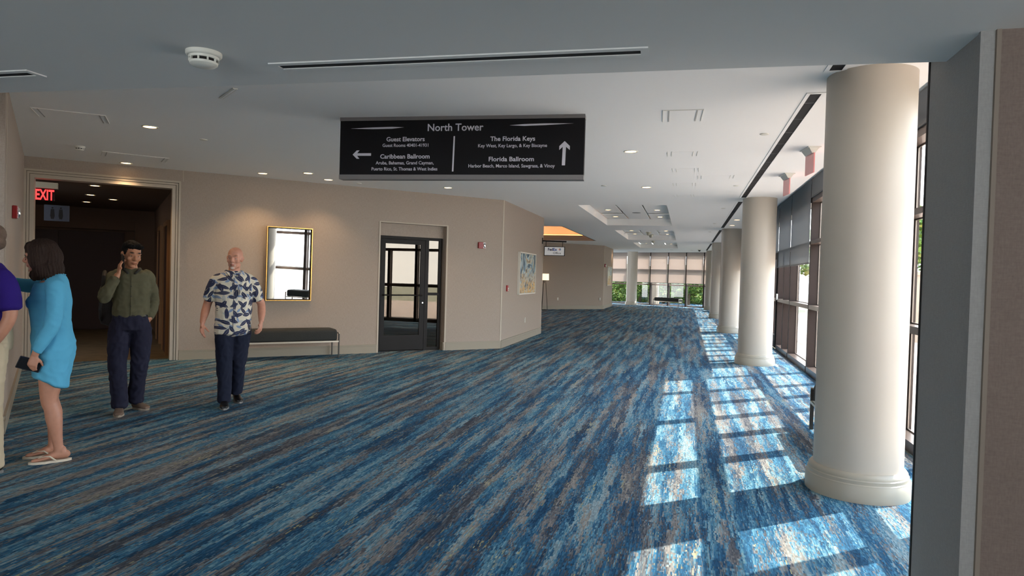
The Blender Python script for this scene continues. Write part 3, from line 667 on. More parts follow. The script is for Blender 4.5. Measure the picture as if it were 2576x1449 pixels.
# red exit sign in the hallway opening
ex = thing('exit_sign', 'glowing red exit sign in the top left of the dark opening', 'exit sign', (AX+.7071*(-.2-.5)*1+0, AY+.7071*(-.2+.5), 2.73), A45)
XO = .0
def onA(s, t, z=0): return (AX+.7071*(s-t), AY+.7071*(s+t), z)
ex.location = onA(0, .5, 0)
sA = lambda X, Y: ((X-AX)+(Y-AY))*.7071
s0, s1 = sA(-9.81, 8.29)-.12, sA(-9.58, 8.52)
MB().box(s0, s1+.0, -.07, .07, 2.645, 2.735).build('canopy', M_cream, ex)
p_ = MB().box(s0, s1-.04, -.008, .008, 2.46, 2.64).build('panel', mat('exit_glass', srgb(44, 26, 30), .1), ex)
text('EXIT', M_exit, p_, .235, .155, s1-.165, 2.472, -.009, bold=.02)
b = MB(); b.prism([(0, 0), (.034, .045), (.034, .022), (.018, 0), (.034, -.022), (.034, -.045)], 0, .003)
b.v = [(x+s1-.322, -.009-z, y+2.55) for x, y, z in b.v]; b.build('arrow', M_exit, p_)
rs = thing('pictogram_sign', 'dim blue-grey hanging sign with two figures below the red exit sign', 'sign', onA(0, .8, 0), A45)
MB().box(s0+.25, s1+.14, -.01, .01, 2.17, 2.42).build('panel', mat('dim_blue', srgb(42, 46, 58), .6), rs)
for dx in (.36, .47):
    b = MB(); cx0 = s0+dx
    b.lathe([(.014, 0), (.014, .004)], 12); b.v = [(x+cx0, -.011-z, y+2.375) for x, y, z in b.v]
    q = len(b.v); b.add([(cx0-.03, -.012, 2.25), (cx0+.03, -.012, 2.25), (cx0+.022, -.012, 2.355), (cx0-.022, -.012, 2.355), (cx0-.018, -.012, 2.2), (cx0+.018, -.012, 2.2)], [(0, 1, 2, 3), (4, 5, 1, 0)])
    b.build('figure', M_black, rs)

# ------------------------------------------------------------------ hanging directory sign
sa, sb = onz(857, 296, CEIL), onz(1472, 287, CEIL); dv = sb-sa; SW = dv.length; SH = .615
sg = thing('directory_sign', 'wide black directory sign with white lettering hanging from the ceiling', 'sign', ((sa.x+sb.x)/2, (sa.y+sb.y)/2, CEIL), math.atan2(dv.y, dv.x))
sg_panel = MB().box(-SW/2, SW/2, 0, .10, -SH+.045, -.035).build('panel', M_signblack, sg)
MB().box(-SW/2-.002, SW/2+.002, -.006, .106, -.035, 0).build('top_rail', M_signgrey, sg)
MB().box(-SW/2-.002, SW/2+.002, -.006, .106, -SH, -SH+.045).build('bottom_rail', M_signgrey, sg)
U = SW/2400.0
ux = lambda zx: (zx-1265)*U
uz = lambda zy: -(zy-82)*SH/638.0       # sign rows as seen on the middle of the panel
def line(s, xa, xb, base, cap, bold=.008): text(s, M_letter, sg_panel, (xb-xa)*U, cap*SH/638, ux((xa+xb)/2), uz(base), -.0005, bold=bold)
line('North Tower', 960, 1508, 230, 72, .012)
line('Guest Elevators', 546, 932, 332, 44, .016); line('Guest Rooms 40401-41931', 507, 970, 389, 33)
line('Caribbean Ballroom', 486, 986, 508, 44, .016); line('Aruba, Bahamas, Grand Cayman,', 441, 1028, 568, 33); line('Puerto Rico, St. Thomas & West Indies', 400, 1066, 630, 33)
line('The Florida Keys', 1578, 2006, 336, 44, .016); line('Key West, Key Largo, & Key Biscayne', 1462, 2120, 399, 33)
line('Florida Ballroom', 1568, 2000, 538, 44, .016); line('Harbor Beach, Marco Island, Sawgrass, & Vinoy', 1372, 2198, 600, 33)
def flat(pts, name):
    b = MB(); b.prism([(x, y) for x, y in pts], 0, .002); b.v = [(ux(x), -.0005-z, uz(y)) for x, y, z in b.v]
    o = b.build(name, M_letter, sg_panel); return o
flat([(1219, 285), (1233, 285), (1226, 640), (1211, 640)], 'divider')
flat([(200, 467), (243, 423), (270, 423), (246, 453), (390, 453), (390, 479), (246, 479), (270, 509), (243, 509)], 'arrow')
flat([(2284, 343), (2333, 392), (2333, 430), (2297, 398), (2293, 580), (2263, 580), (2267, 398), (2235, 430), (2235, 392)], 'arrow')
flat([(176, 197), (400, 188), (600, 184), (720, 190), (600, 203), (400, 205)], 'flourish'); flat([(1762, 182), (1900, 172), (2100, 168), (2362, 171), (2100, 184), (1900, 190)], 'flourish')

# ------------------------------------------------------------------ mirror, bench, glazed door on the back wall
mr_ = thing('wall_mirror', 'tall rectangular mirror in a thin gold frame on the left wall', 'mirror', onA(3.365, -.036, .965), A45+R(2.6))
mr_.rotation_euler = (R(1.3), 0, A45+R(2.6))
b = MB(); b.ring(((0, .775, 0, 1.27), (.014, .761, .014, 1.256)), -.05, 0); b.build('frame', M_gold, mr_)
b = MB(); b.ring(((.014, .761, .014, 1.256), (.032, .743, .032, 1.238)), -.022, 0); b.build('inner_frame', M_black, mr_)
MB().box(.032, .743, -.014, -.008, .032, 1.238).build('mirror_glass', M_mirror, mr_)
for x, z in ((.02, .32), (.02, .64), (.02, .95), (.742, .32), (.742, .64), (.742, .95), (.38, .02), (.38, 1.235)):
    MB().box(x, x+.012, -.03, -.014, z, z+.012).build('clip', M_black, mr_)

def bench_parts(t, L_, W_=.42, H=.50, metal=M_steel):
    b = MB()   # cushion with rounded edges
    n = 10; prof = []
    r = .055; zt, zb = H, H-.20
    def rr(hw, hd, z, inset):
        pts = []
        for (cx_, cy_, a0) in ((hw-r, hd-r, 0), (-hw+r, hd-r, 90), (-hw+r, -hd+r, 180), (hw-r, -hd+r, 270)):
            for k in range(5): a = R(a0+k*22.5); pts.append((cx_+(r-inset)*math.cos(a), cy_+(r-inset)*math.sin(a), z))
        return pts
    rows = [rr(L_/2, W_/2, zb, .02), rr(L_/2, W_/2, zb+.02, 0), rr(L_/2, W_/2, zt-.05, 0), rr(L_/2, W_/2, zt-.02, .012), rr(L_/2, W_/2, zt-.004, .035), rr(L_/2, W_/2, zt, .06)]
    v = [p for row in rows for p in row]; m = len(rows[0]); f = [tuple(range(m-1, -1, -1)), tuple(range(5*m, 6*m))]
    for j in range(5):
        for k in range(m): f.append((j*m+k, j*m+(k+1) % m, (j+1)*m+(k+1) % m, (j+1)*m+k))
    b.add(v, f); b.build('cushion', M_velvet, t, True)
    b = MB(); x, y = L_/2+.012, W_/2+.006
    b.box(-x, x, -y-.014, -y, zb-.025, zb); b.box(-x, x, y, y+.014, zb-.025, zb); b.box(-x-.0, -x+.014, -y, y, zb-.025, zb); b.box(x-.014, x, -y, y, zb-.025, zb); b.build('seat_rail', metal, t)
    for sx in (-1, 1):
        for sy in (-1, 1):
            b = MB(); xx, yy = sx*(L_/2+.02), sy*(W_/2)
            b.box(xx-.008, xx+.008, yy-.018, yy+.018, 0, zb+.12); b.build('leg', mat('leg_dark', srgb(70, 68, 66), .35, .6), t)
        b = MB(); b.box(sx*(L_/2+.02)-.008, sx*(L_/2+.02)+.008, -W_/2-.018, W_/2+.018, zb+.12, zb+.136); b.build('end_rail', metal, t)
def bench(loc, rz, label, L_=1.55, **k):
    t = thing('upholstered_bench', label, 'bench', loc, rz, 'dark upholstered benches'); bench_parts(t, L_, **k); return t
bench(onA(3.74, -.30, 0), A45, 'long dark velvet bench below the mirror, behind the walking man', 1.52)
bench((1.52, 6.86, 0), R(90), 'dark bench in the sun, hidden behind the nearest column', 1.40)
bench((-.95, 38.45, 0), EA, 'distant dark bench in front of the far windows', 1.5)
bench((1.42, 34.6, 0), R(90), 'dark bench end peeking out beside the fifth column', 1.3)

gd = structure('door_4', onA(0, .13, 0), A45)
b = MB(); b.ring(((5.415, 6.715, 0, 2.2), (5.475, 6.66, .012, 2.145)), 0, .05); b.build('door_frame', M_black, gd)
MB().box(6.375, 6.445, 0, .05, .012, 2.145).build('mullion', M_black, gd)
MB().box(6.445, 6.66, 0, .05, 1.075, 1.13).build('rail', M_black, gd)
MB().box(6.445, 6.66, 0, .05, .012, .06).build('rail', M_black, gd)
b = MB(); b.ring(((5.48, 6.37, .02, 2.14), (5.56, 6.275, .30, 2.055)), .004, .046); dl = b.build('door_leaf', M_black, gd)
MB().tube([(5.53, -.045, 1.075), (6.31, -.045, 1.075)], .012, 10).build('push_bar', M_black, dl)
b = MB(); b.box(5.525, 5.545, -.05, .004, 1.06, 1.09); b.box(6.30, 6.32, -.05, .004, 1.06, 1.09); b.build('bar_bracket', M_black, dl)
b = MB(); b.lathe([(.014, 0), (.014, .008)], 16); b.v = [(x+6.335, -z+.004, y+.93) for x, y, z in b.v]; b.build('lock', M_chrome, dl)
MB().box(5.56, 6.275, .02, .026, .30, 2.055).build('pane', M_dglass, dl)
MB().box(6.445, 6.66, .02, .026, 1.13, 2.145).build('pane', M_dglass, gd); MB().box(6.445, 6.66, .02, .026, .06, 1.075).build('pane', M_dglass, gd)
MB().box(D0, D1, .02, .07, 0, .012).build('threshold', M_trim, gd)
# room behind the glazed door
b = MB(); b.add([(D0-1.2, .2, 0), (D1+.9, .2, 0), (D1+.9, 3.4, 0), (D0-1.2, 3.4, 0), (D0-1.2, .2, 2.6), (D1+.9, .2, 2.6), (D1+.9, 3.4, 2.6), (D0-1.2, 3.4, 2.6)],
   [(4, 5, 6, 7), (1, 2, 6, 5), (2, 3, 7, 6), (3, 0, 4, 7)]); b.build('wall_surface', M_hall, wa)

# fire devices, outlets
def wall_alarm(loc, rz, label, w_=.13, h=.11):
    t = thing('fire_alarm', label, 'fire alarm', loc, rz)
    MB().box(-w_/2, w_/2, -.045, 0, -h/2, h/2, .006).build('housing', M_red, t)
    l = MB().sphere((w_*.28, -.05, 0), (w_*.17, .022, h*.42), 14, 8).build('strobe', M_chrome, t, True)
    MB().box(w_*.12, w_*.44, -.052, -.045, -h*.46, h*.46).build('strobe_bezel', mat('strobe_clear', srgb(220, 215, 215), .15), t)
    for k in range(4): MB().box(-w_*.38, -w_*.02, -.047, -.045, -h*.3+k*h*.18, -h*.3+k*h*.18+.006).build('grille_slot', mat('dark_red', srgb(96, 10, 16), .4), t)
    return t
wall_alarm(onA(sA(-4.025, 13.075), 0, 2.10), A45, 'red fire alarm strobe right of the glazed door', .165, .125)
q = (Vector((AX, AY))-LW).normalized()
pL = LW+q*1.25; 
wall_alarm((pL.x, pL.y, 2.02), LWA, 'red fire alarm strobe on the left wall beside the opening', .16, .13)
t = thing('fire_pull_station', 'small red fire pull station on the art wall', 'pull station', (-3.68, 13.83, 1.235), R(90))
MB().box(-.05, .05, -.04, 0, -.065, .065, .006).build('housing', M_red, t); MB().box(-.028, .028, -.048, -.04, -.015, .01).build('handle', M_white, t); MB().box(-.028, .028, -.044, -.04, -.045, -.03).build('label_plate', M_white, t)
wall_alarm((DX, DY+.2, 2.1), R(90), 'tiny red fire alarm on the distant wall corner', .12, .16)
def outlet(loc, rz, label):
    t = thing('wall_outlet', label, 'outlet', loc, rz); MB().box(-.035, .035, -.007, 0, -.058, .058, .002).build('plate', M_white, t)
    for dz in (-.022, .022): MB().box(-.012, .012, -.009, -.007, dz-.012, dz+.012).build('socket', mat('socket_grey', srgb(120, 118, 112), .5), t)
outlet((-3.68, 15.62, .46), R(90), 'white outlet low on the art wall')
outlet((-5.69, 30.66, .48), A45, 'left white outlet on the distant wall behind the store sign'); outlet((-3.97, 32.38, .49), A45, 'right white outlet near the distant wall corner')
pL2 = LW+q*1.15; outlet((pL2.x, pL2.y, .95), LWA, 'white switch plate on the left wall beside the man in purple')

# ------------------------------------------------------------------ artworks
def art_mat(name, cols, seed, sc=(1, 1, 1)):
    m = bpy.data.materials.new(name); m.use_nodes = True; n = m.node_tree; b = n.nodes['Principled BSDF']; b.inputs['Roughness'].default_value = .6
    tcn = n.nodes.new('ShaderNodeTexCoord'); mpn = n.nodes.new('ShaderNodeMapping'); mpn.inputs['Location'].default_value = (seed, seed*.7, 0); mpn.inputs['Scale'].default_value = sc
    z = n.nodes.new('ShaderNodeTexNoise'); z.inputs['Scale'].default_value = 1.7; z.inputs['Detail'].default_value = 9; z.inputs['Distortion'].default_value = 3.2; z.inputs['Roughness'].default_value = .62
    r_ = n.nodes.new('ShaderNodeValToRGB')
    while len(r_.color_ramp.elements) < len(cols): r_.color_ramp.elements.new(.5)
    for e, (p, c_) in zip(r_.color_ramp.elements, cols): e.position = p; e.color = c_
    # lower part turns golden
    sp = n.nodes.new('ShaderNodeSeparateXYZ'); mr = n.nodes.new('ShaderNodeMapRange'); mr.inputs[1].default_value = .55; mr.inputs[2].default_value = .2
    z2 = n.nodes.new('ShaderNodeTexNoise'); z2.inputs['Scale'].default_value = 5; z2.inputs['Distortion'].default_value = 3; z2.inputs['Detail'].default_value = 5
    ma = n.nodes.new('ShaderNodeMath'); ma.operation = 'MULTIPLY'; r2 = n.nodes.new('ShaderNodeValToRGB'); r2.color_ramp.elements[0].position = .44; r2.color_ramp.elements[1].position = .52
    mi = n.nodes.new('ShaderNodeMix'); mi.data_type = 'RGBA'; mi.inputs['B'].default_value = srgb(206, 160, 86)
    n.links.new(tcn.outputs['Object'], mpn.inputs[0]); n.links.new(mpn.outputs[0], z.inputs[0]); n.links.new(z.outputs[0], r_.inputs[0]); n.links.new(mpn.outputs[0], z2.inputs[0]); n.links.new(z2.outputs[0], r2.inputs[0])
    n.links.new(tcn.outputs['Object'], sp.inputs[0]); n.links.new(sp.outputs['Z'], mr.inputs[0]); n.links.new(mr.outputs[0], ma.inputs[0]); n.links.new(r2.outputs[0], ma.inputs[1])
    n.links.new(ma.outputs[0], mi.inputs['Factor']); n.links.new(r_.outputs[0], mi.inputs['A']); n.links.new(mi.outputs['Result'], b.inputs['Base Color']); return m
c1 = [(.36, srgb(30, 40, 50)), (.43, srgb(64, 84, 98)), (.48, srgb(120, 150, 166)), (.53, srgb(176, 196, 200)), (.58, srgb(190, 160, 110)), (.64, srgb(48, 60, 70))]
c2 = [(.34, srgb(110, 150, 170)), (.44, srgb(190, 205, 205)), (.52, srgb(225, 225, 215)), (.6, srgb(200, 180, 100)), (.7, srgb(140, 140, 120))]
def art(loc, rz, W_, H_, m, label):
    t = thing('framed_painting', label, 'painting', loc, rz)
    b = MB(); b.ring(((0, W_, 0, H_), (.025, W_-.025, .025, H_-.025)), -.06, 0); b.build('frame', mat('frame_white', srgb(214, 208, 196), .4), t)
    MB().box(.03, W_-.03, -.045, 0, .03, H_-.03).build('canvas', m, t)
art((-3.68, 14.76, 1.08), R(90), 1.66, .97, art_mat('abstract_art', c1, 3.3, (1.5, 1, 1)), 'framed abstract painting in blue, grey and gold on the art wall')
art((DX, 33.65, 1.12), R(90), 1.95, .96, art_mat('abstract_art_pale', c2, 8.1), 'small distant framed abstract painting in white, blue and yellow')
t = thing('framed_map', 'dark edge of a framed picture cut by the left border of the view', 'picture', (-5.745, 4.42, 1.75), R(91.5))
b = MB(); b.ring(((-.9, -.0, 0, .58), (-.87, -.03, .03, .55)), -.03, 0); b.build('frame', M_black, t); MB().box(-.87, -.03, -.015, 0, .03, .55).build('print', mat('pale_print', srgb(180, 190, 196), .4), t)

# ------------------------------------------------------------------ hanging store sign
ss = thing('store_sign', 'small framed store sign hanging from a black bracket at the wall corner', 'sign', (-3.69, 17.42, 0), 0)
MB().tube([(.0, 0, 2.44), (.64, 0, 2.425)], .018, 12).build('bracket_arm', M_black, ss)
MB().box(-.012, .012, -.05, .05, 2.36, 2.52).build('wall_plate', M_black, ss)
for x in (.10, .54): MB().box(x-.006, x+.006, -.006, .006, 2.29, 2.43).build('hanger', M_black, ss)
b = MB(); b.ring(((.055, .605, 2.05, 2.295), (.07, .59, 2.065, 2.28)), -.02, .02); b.build('frame', M_black, ss)
p_ = MB().box(.07, .59, -.012, .012, 2.065, 2.28).build('panel', mat('sign_panel', srgb(206, 206, 208), .4, emit=(1, 1, 1, 1), estr=.06), ss)
text('Fed', mat('letter_purple', srgb(34, 24, 66), .4), p_, .130, .070, .222, 2.185, -.013, bold=.03)
text('Ex', mat('letter_blue', srgb(16, 70, 150), .4), p_, .112, .070, .348, 2.185, -.013, bold=.03)
text('Office', M_black, p_, .21, .056, .40, 2.098, -.013)
for k, cc in enumerate(((20, 60, 150), (20, 150, 90), (230, 120, 20), (200, 40, 50), (90, 40, 130), (0, 140, 160))):
    a = R(60*k+30); b = MB(); w_ = .007
    ca, sa_ = math.cos(a), math.sin(a)
    pts = [(.006*ca-w_*sa_, .006*sa_+w_*ca), (.006*ca+w_*sa_, .006*sa_-w_*ca), (.036*ca+w_*sa_*.9, .036*sa_-w_*ca*.9), (.036*ca-w_*sa_*.9, .036*sa_+w_*ca*.9)]
    b.prism(pts, 0, .002); b.v = [(x+.475, -.013-z, y+2.222) for x, y, z in b.v]; b.build('star_ray', mat('ray%d' % k, srgb(*cc), .4), p_)

# floor lamp by the store
fl = thing('floor_lamp', 'floor lamp with pale drum shade in the recess beside the store sign', 'lamp', (-6.12, 29.55, 0), A45)
b = MB(); b.lathe([(.205, 1.33), (.195, 1.62)], 32, cap=False); b.build('lamp_shade', M_shadelit, fl, True)
for a in (90, 210, 330):
    x, y = .17*math.cos(R(a)), .17*math.sin(R(a)); MB().tube([(x, y, 0), (x*.35, y*.35, 1.33)], .011, 8).build('leg', M_black, fl)
MB().tube([(0, 0, 1.2), (0, 0, 1.5)], .012, 8).build('stem', M_black, fl); b = MB(); b.lathe([(.18, .0), (.18, .015), (.16, .015), (.16, 0)], 32, cap=False); b.build('foot_ring', M_black, fl)

# ------------------------------------------------------------------ outdoors
M_pav = mat('paver', srgb(200, 178, 160), .85, var=(1.2, .12), bump=(40, .2))
M_joint = mat('paver_joint', srgb(160, 140, 124), .9)
M_stone = mat('stone_wall', srgb(170, 152, 132), .85, var=(2, .12), bump=(20, .2))
M_ground = mat('outdoor_ground', srgb(150, 146, 120), .95, var=(.6, .25))
g = MB().box(XW+GD, 60, -14, 60, -.16, -.12).build('ground', M_ground); g['kind'] = 'structure'
g = MB().box(-30, XW+GD, 43.5, 70, -.16, -.12).build('ground', M_ground); g['kind'] = 'structure'
ter = MB().box(XW+GD+.02, 16, -4, 34, -.12, -.035).build('terrace', M_joint); ter['kind'] = 'structure'
pm = MB().box(0, .592, 0, .592, 0, .035, .004).mesh('paver', M_pav); rest = MB(); cnt = 0
for i in range(23):
    for j in range(63):
        x, y = XW+GD+.03+i*.6, -4+j*.6
        px, py = proj((x+.3, y+.3, 0))
        vis = (2270 < px < 2318 or 1985 < px < 2056) and 760 < py < 1180 and y < 27 and cnt < 290
        if vis:
            cnt += 1; o = bpy.data.objects.new('paver', pm); COL.objects.link(o); o.parent = ter; o.location = (x, y, -.035)
        else: rest.box(x, x+.592, y, y+.592, -.035, 0)
o = rest.build('pavers', M_pav, ter); o['kind'] = 'stuff'
# garden wall of stone panels beyond the terrace
gw = structure('garden_wall', (5.0, 20.5, 0), R(-8))
for k in range(6): MB().box(k*2.4+.01, k*2.4+2.39, 0, .3, -.1, 1.82).build('stone_panel', M_stone, gw)
MB().box(0, 14.4, -.04, .34, 1.82, 1.92).build('coping', M_stone, gw)
# building wing across the terrace (it shows in the mirror and the door glass)
nb = thing('building_wing', 'pale rendered building wing reflected in the mirror', 'building', (2.6, -5.2, 0))
MB().box(.8, 16, -.4, 0, 0, 6).build('wall', mat('render_white', srgb(232, 224, 210), .8, bump=(8, .2)), nb)
for k in range(30): MB().box(.8+k*.5, 1.05+k*.5, 0, 1.6, 3.6, 3.75).build('soffit_slat', mat('slat_green', srgb(120, 134, 122), .6), nb)
# trees and shrubs
M_leaf = [mat('leaf_a', srgb(110, 140, 50), .6), mat('leaf_b', srgb(70, 104, 36), .6), mat('leaf_c', srgb(150, 150, 70), .6)]
M_bark = mat('bark', srgb(92, 76, 60), .9)
def foliage(parent, centers, n, size, seed):
    rnd = random.Random(seed); b = MB()
    for k in range(n):
        c_, r_ = rnd.choice(centers)
        d = Vector((rnd.gauss(0, 1), rnd.gauss(0, 1), rnd.gauss(0, 1))).normalized()*(r_*rnd.uniform(.45, 1)**.5)
        p = Vector(c_)+Vector((d.x, d.y, d.z*.8)); s_ = size*rnd.uniform(.6, 1.3)
        u = Vector((rnd.gauss(0, 1), rnd.gauss(0, 1), rnd.gauss(0, .6))).normalized(); v_ = u.orthogonal().normalized()
        v_ = Matrix.Rotation(rnd.uniform(0, 6.28), 3, u) @ v_
        b.m = 0 if rnd.random() < .5 else (1 if rnd.random() < .7 else 2)
        b.add([p-u*s_, p-v_*s_*.45, p+u*s_, p+v_*s_*.45], [(0, 1, 2, 3)])
    o = b.build('foliage', M_leaf, parent); o['kind'] = 'stuff'
def tree(loc, h, r, label, seed, n=2600, size=.11, bush=False, group='trees and shrubs outdoors'):
    t = thing('shrub' if bush else 'tree', label, 'shrub' if bush else 'tree', loc, 0, group); rnd = random.Random(seed)
    cs = [((rnd.uniform(-r, r)*.6, rnd.uniform(-r, r)*.6, rnd.uniform(.12 if bush else .5, .82)*h), r*rnd.uniform(.4, .65)) for _ in range(9)]
    b = MB(); b.tube([(0, 0, -.1), (.05, .03, h*.35), (.0, .1, h*.7)], [.05*h**.5, .04*h**.5, .015], 7)
    for c_, _ in cs[:5]: b.tube([(.03, .02, h*.3), tuple(Vector(c_)*.6), c_], [.03, .02, .008], 5)
    b.build('trunk', M_bark, t); foliage(t, cs, n, size, seed); return t
# hedge row outside the far windows
for k in range(5):
    p = E0+d_*(.2+k*1.7)+Vector((-d_.y, d_.x))*3.0
    tree((p.x, p.y, -.1), 2.5, .76, 'dense green shrub outside the far windows, %s from the left' % ('first', 'second', 'third', 'fourth', 'fifth', 'sixth', 'seventh')[k], 30+k, 5200, .085, True)
hb = thing('clipped_hedge', 'dark green clipped hedge behind the shrubs outside the far windows', 'hedge', ((E0+d_*3+Vector((-d_.y, d_.x))*5.2).x, (E0+d_*3+Vector((-d_.y, d_.x))*5.2).y, -.12), EA)
foliage(hb, [((x*.7-5, random.uniform(-.2, .2), z), .7) for x in range(12) for z in (.5, 1.3, 2.1)], 15000, .10, 77)
MB().box(-5, 3.2, -.2, .2, 0, 2.5).build('hedge_core', M_leaf[1], hb)
fc = thing('outdoor_pillar', 'sunlit tan outdoor pillar seen through the far windows', 'pillar', (-2.35, 41.1, 0), EA); MB().box(-.18, .18, 1.0, 1.3, -.12, 3.6).build('shaft', M_stone, fc); MB().box(-.22, .22, .96, 1.34, -.12, .25).build('plinth', M_stone, fc)
tree((9.2, 25.5, 0), 4.8, 2.0, 'sunlit green tree above the garden wall, seen in the slit right of the nearest column', 51, 4200, .16)
tree((6.4, 32, 0), 4.6, 2.2, 'sunlit tree seen through the open window left of the nearest column', 52, 4200, .16)
tree((3.6, 19.5, 0), 3.8, .8, 'slender young tree close to the glazed wall beyond the terrace', 53, 2400, .12)
tree((13, 34, 0), 6.2, 2.8, 'large tree far behind the garden wall', 54, 3600, .2)
tree((9.5, 45, 0), 6, 2.4, 'large tree beyond the far end of the glazed wall', 55, 3600, .2)

# ------------------------------------------------------------------ people
def catmull(P, n):
    out_ = []
    m = len(P)
    for i in range(m-1):
        p0, p1, p2, p3 = P[max(i-1, 0)], P[i], P[i+1], P[min(i+2, m-1)]
        for k in range(n):
            t = k/n; out_.append([.5*(2*b+(c_-a)*t+(2*a-5*b+4*c_-d)*t*t+(3*b-3*c_+d-a)*t**3) for a, b, c_, d in zip(p0, p1, p2, p3)])
    out_.append(list(P[-1])); return out_
class Sculpt(MB):
    def limb(s, rings, lat=(1, 0, 0), n=20, sub=4, flat=2.0):
        """rings: (x,y,z, r_lateral, r_depth); lateral axis given"""
        R_ = catmull([list(map(float, r if len(r) == 5 else (*r, r[3]))) for r in rings], sub)
        pts = [Vector(r[:3]) for r in R_]; lat = Vector(lat).normalized(); v = []; f = []; m = len(R_)
        for i, r in enumerate(R_):
            t = (pts[min(i+1, m-1)]-pts[max(i-1, 0)])
            t = t.normalized() if t.length > 1e-6 else Vector((0, 0, 1))
            a = lat-t*lat.dot(t)
            a = a.normalized() if a.length > .2 else t.orthogonal().normalized()
            b = t.cross(a)
            for k in range(n):
                an = 2*math.pi*k/n; ca, sa_ = math.cos(an), math.sin(an)
                if flat != 2.0: ca = math.copysign(abs(ca)**(2/flat), ca); sa_ = math.copysign(abs(sa_)**(2/flat), sa_)
                v.append(pts[i]+a*ca*max(r[3], .001)+b*sa_*max(r[4], .001))
        for i in range(m-1):
            for k in range(n): f.append((i*n+k, i*n+(k+1) % n, (i+1)*n+(k+1) % n, (i+1)*n+k))
        # rounded ends
        t0 = (pts[0]-pts[1]).normalized(); t1 = (pts[-1]-pts[-2]).normalized()
        v.append(pts[0]+t0*min(R_[0][3], R_[0][4])*.55); v.append(pts[-1]+t1*min(R_[-1][3], R_[-1][4])*.55)
        e0, e1 = len(v)-2, len(v)-1
        for k in range(n): f.append((e0, (k+1) % n, k)); f.append((e1, (m-1)*n+k, (m-1)*n+(k+1) % n))
        return s.add(v, f)
    def ell(s, c_, r, M=None):
        q = len(s.v); s.sphere((0, 0, 0), r, 20, 12)
        for i in range(q, len(s.v)):
            p = Vector(s.v[i]); p = (M @ p) if M else p; s.v[i] = tuple(p+Vector(c_))
        return s
    def remesh(s, name, mats, parent, voxel, smooth=3, disp=None, xf=None):
        me = bpy.data.meshes.new(name); me.from_pydata(s.v, [], s.f); o = bpy.data.objects.new(name, me); COL.objects.link(o)
        m = o.modifiers.new('r', 'REMESH'); m.mode = 'VOXEL'; m.voxel_size = voxel; m.use_smooth_shade = True
        if smooth:
            k = o.modifiers.new('s', 'SMOOTH'); k.iterations = smooth; k.factor = .5
        dg = bpy.context.evaluated_depsgraph_get(); me2 = bpy.data.meshes.new_from_object(o.evaluated_get(dg))
        bpy.data.objects.remove(o); bpy.data.meshes.remove(me)
        if disp:
            ns = [v.normal.copy() for v in me2.vertices]
            for v, n_ in zip(me2.vertices, ns): v.co += n_*disp(v.co)
        me2.materials.clear()
        for q in (mats if isinstance(mats, list) else [mats]): me2.materials.append(q)
        me2.name = name; o2 = bpy.data.objects.new(name, me2); COL.objects.link(o2); o2.parent = parent; return o2
def frame_of(fwd, up=(0, 0, 1)):
    """matrix with columns right, forward, up"""
    f = Vector(fwd).normalized(); u = Vector(up); r = f.cross(u).normalized(); u = r.cross(f); return Matrix((r, f, u)).transposed()
def head_shape(s, c_, M, k=1.0, ears=True):
    T = lambda p: tuple(Vector(c_)+(M @ (Vector(p)*k)))
    E = lambda p, r: s.ell(T(p), tuple(x*k for x in r), M)
    E((0, -.018, .048), (.077, .096, .083)); E((0, .012, .02), (.069, .076, .085))
    s.limb([(*T((0, .022, .01)), .063*k, .064*k), (*T((0, .028, -.04)), .058*k, .058*k), (*T((0, .038, -.078)), .044*k, .044*k), (*T((0, .048, -.098)), .028*k, .028*k)], M @ Vector((1, 0, 0)))
    E((0, .066, -.094), (.024, .018, .016)); E((.046, .002, -.06), (.018, .03, .03)); E((-.046, .002, -.06), (.018, .03, .03))
    s.limb([(*T((0, .080, .030)), .008*k), (*T((0, .094, .006)), .010*k), (*T((0, .104, -.016)), .0135*k), (*T((0, .092, -.027)), .009*k)], M @ Vector((1, 0, 0)))
    for sx in (-1, 1):
        E((sx*.013, .090, -.021), (.009, .011, .008)); E((sx*.040, .058, -.018), (.024, .022, .022))
        s.limb([(*T((sx*.008, .083, .036)), .009*k), (*T((sx*.030, .081, .040)), .010*k), (*T((sx*.052, .064, .034)), .010*k)], M @ Vector((0, 0, 1)))
        s.limb([(*T((sx*.018, .072, .021)), .006*k), (*T((sx*.032, .076, .0235)), .007*k), (*T((sx*.046, .066, .019)), .006*k)], M @ Vector((0, 0, 1)), 10)   # upper lid
        s.limb([(*T((sx*.018, .070, .004)), .006*k), (*T((sx*.032, .072, .001)), .007*k), (*T((sx*.046, .062, .005)), .006*k)], M @ Vector((0, 0, 1)), 10)   # lower lid
        if ears:
            s.limb([(*T((sx*.072, -.004, -.026)), .007*k, .008*k), (*T((sx*.079, -.014, -.005)), .009*k, .012*k), (*T((sx*.084, -.022, .016)), .009*k, .015*k), (*T((sx*.080, -.016, .030)), .007*k, .010*k)], M @ Vector((1, 0, 0)), 12)
            E((sx*.074, -.002, .002), (.010, .014, .022))
    s.limb([(*T((-.024, .074, -.052)), .004*k), (*T((-.008, .088, -.048)), .0065*k), (*T((.008, .088, -.048)), .0065*k), (*T((.024, .074, -.052)), .004*k)], M @ Vector((0, 0, 1)), 10)
    s.limb([(*T((-.021, .073, -.058)), .004*k), (*T((0, .086, -.062)), .008*k), (*T((.021, .073, -.058)), .004*k)], M @ Vector((0, 0, 1)), 10)
    return T
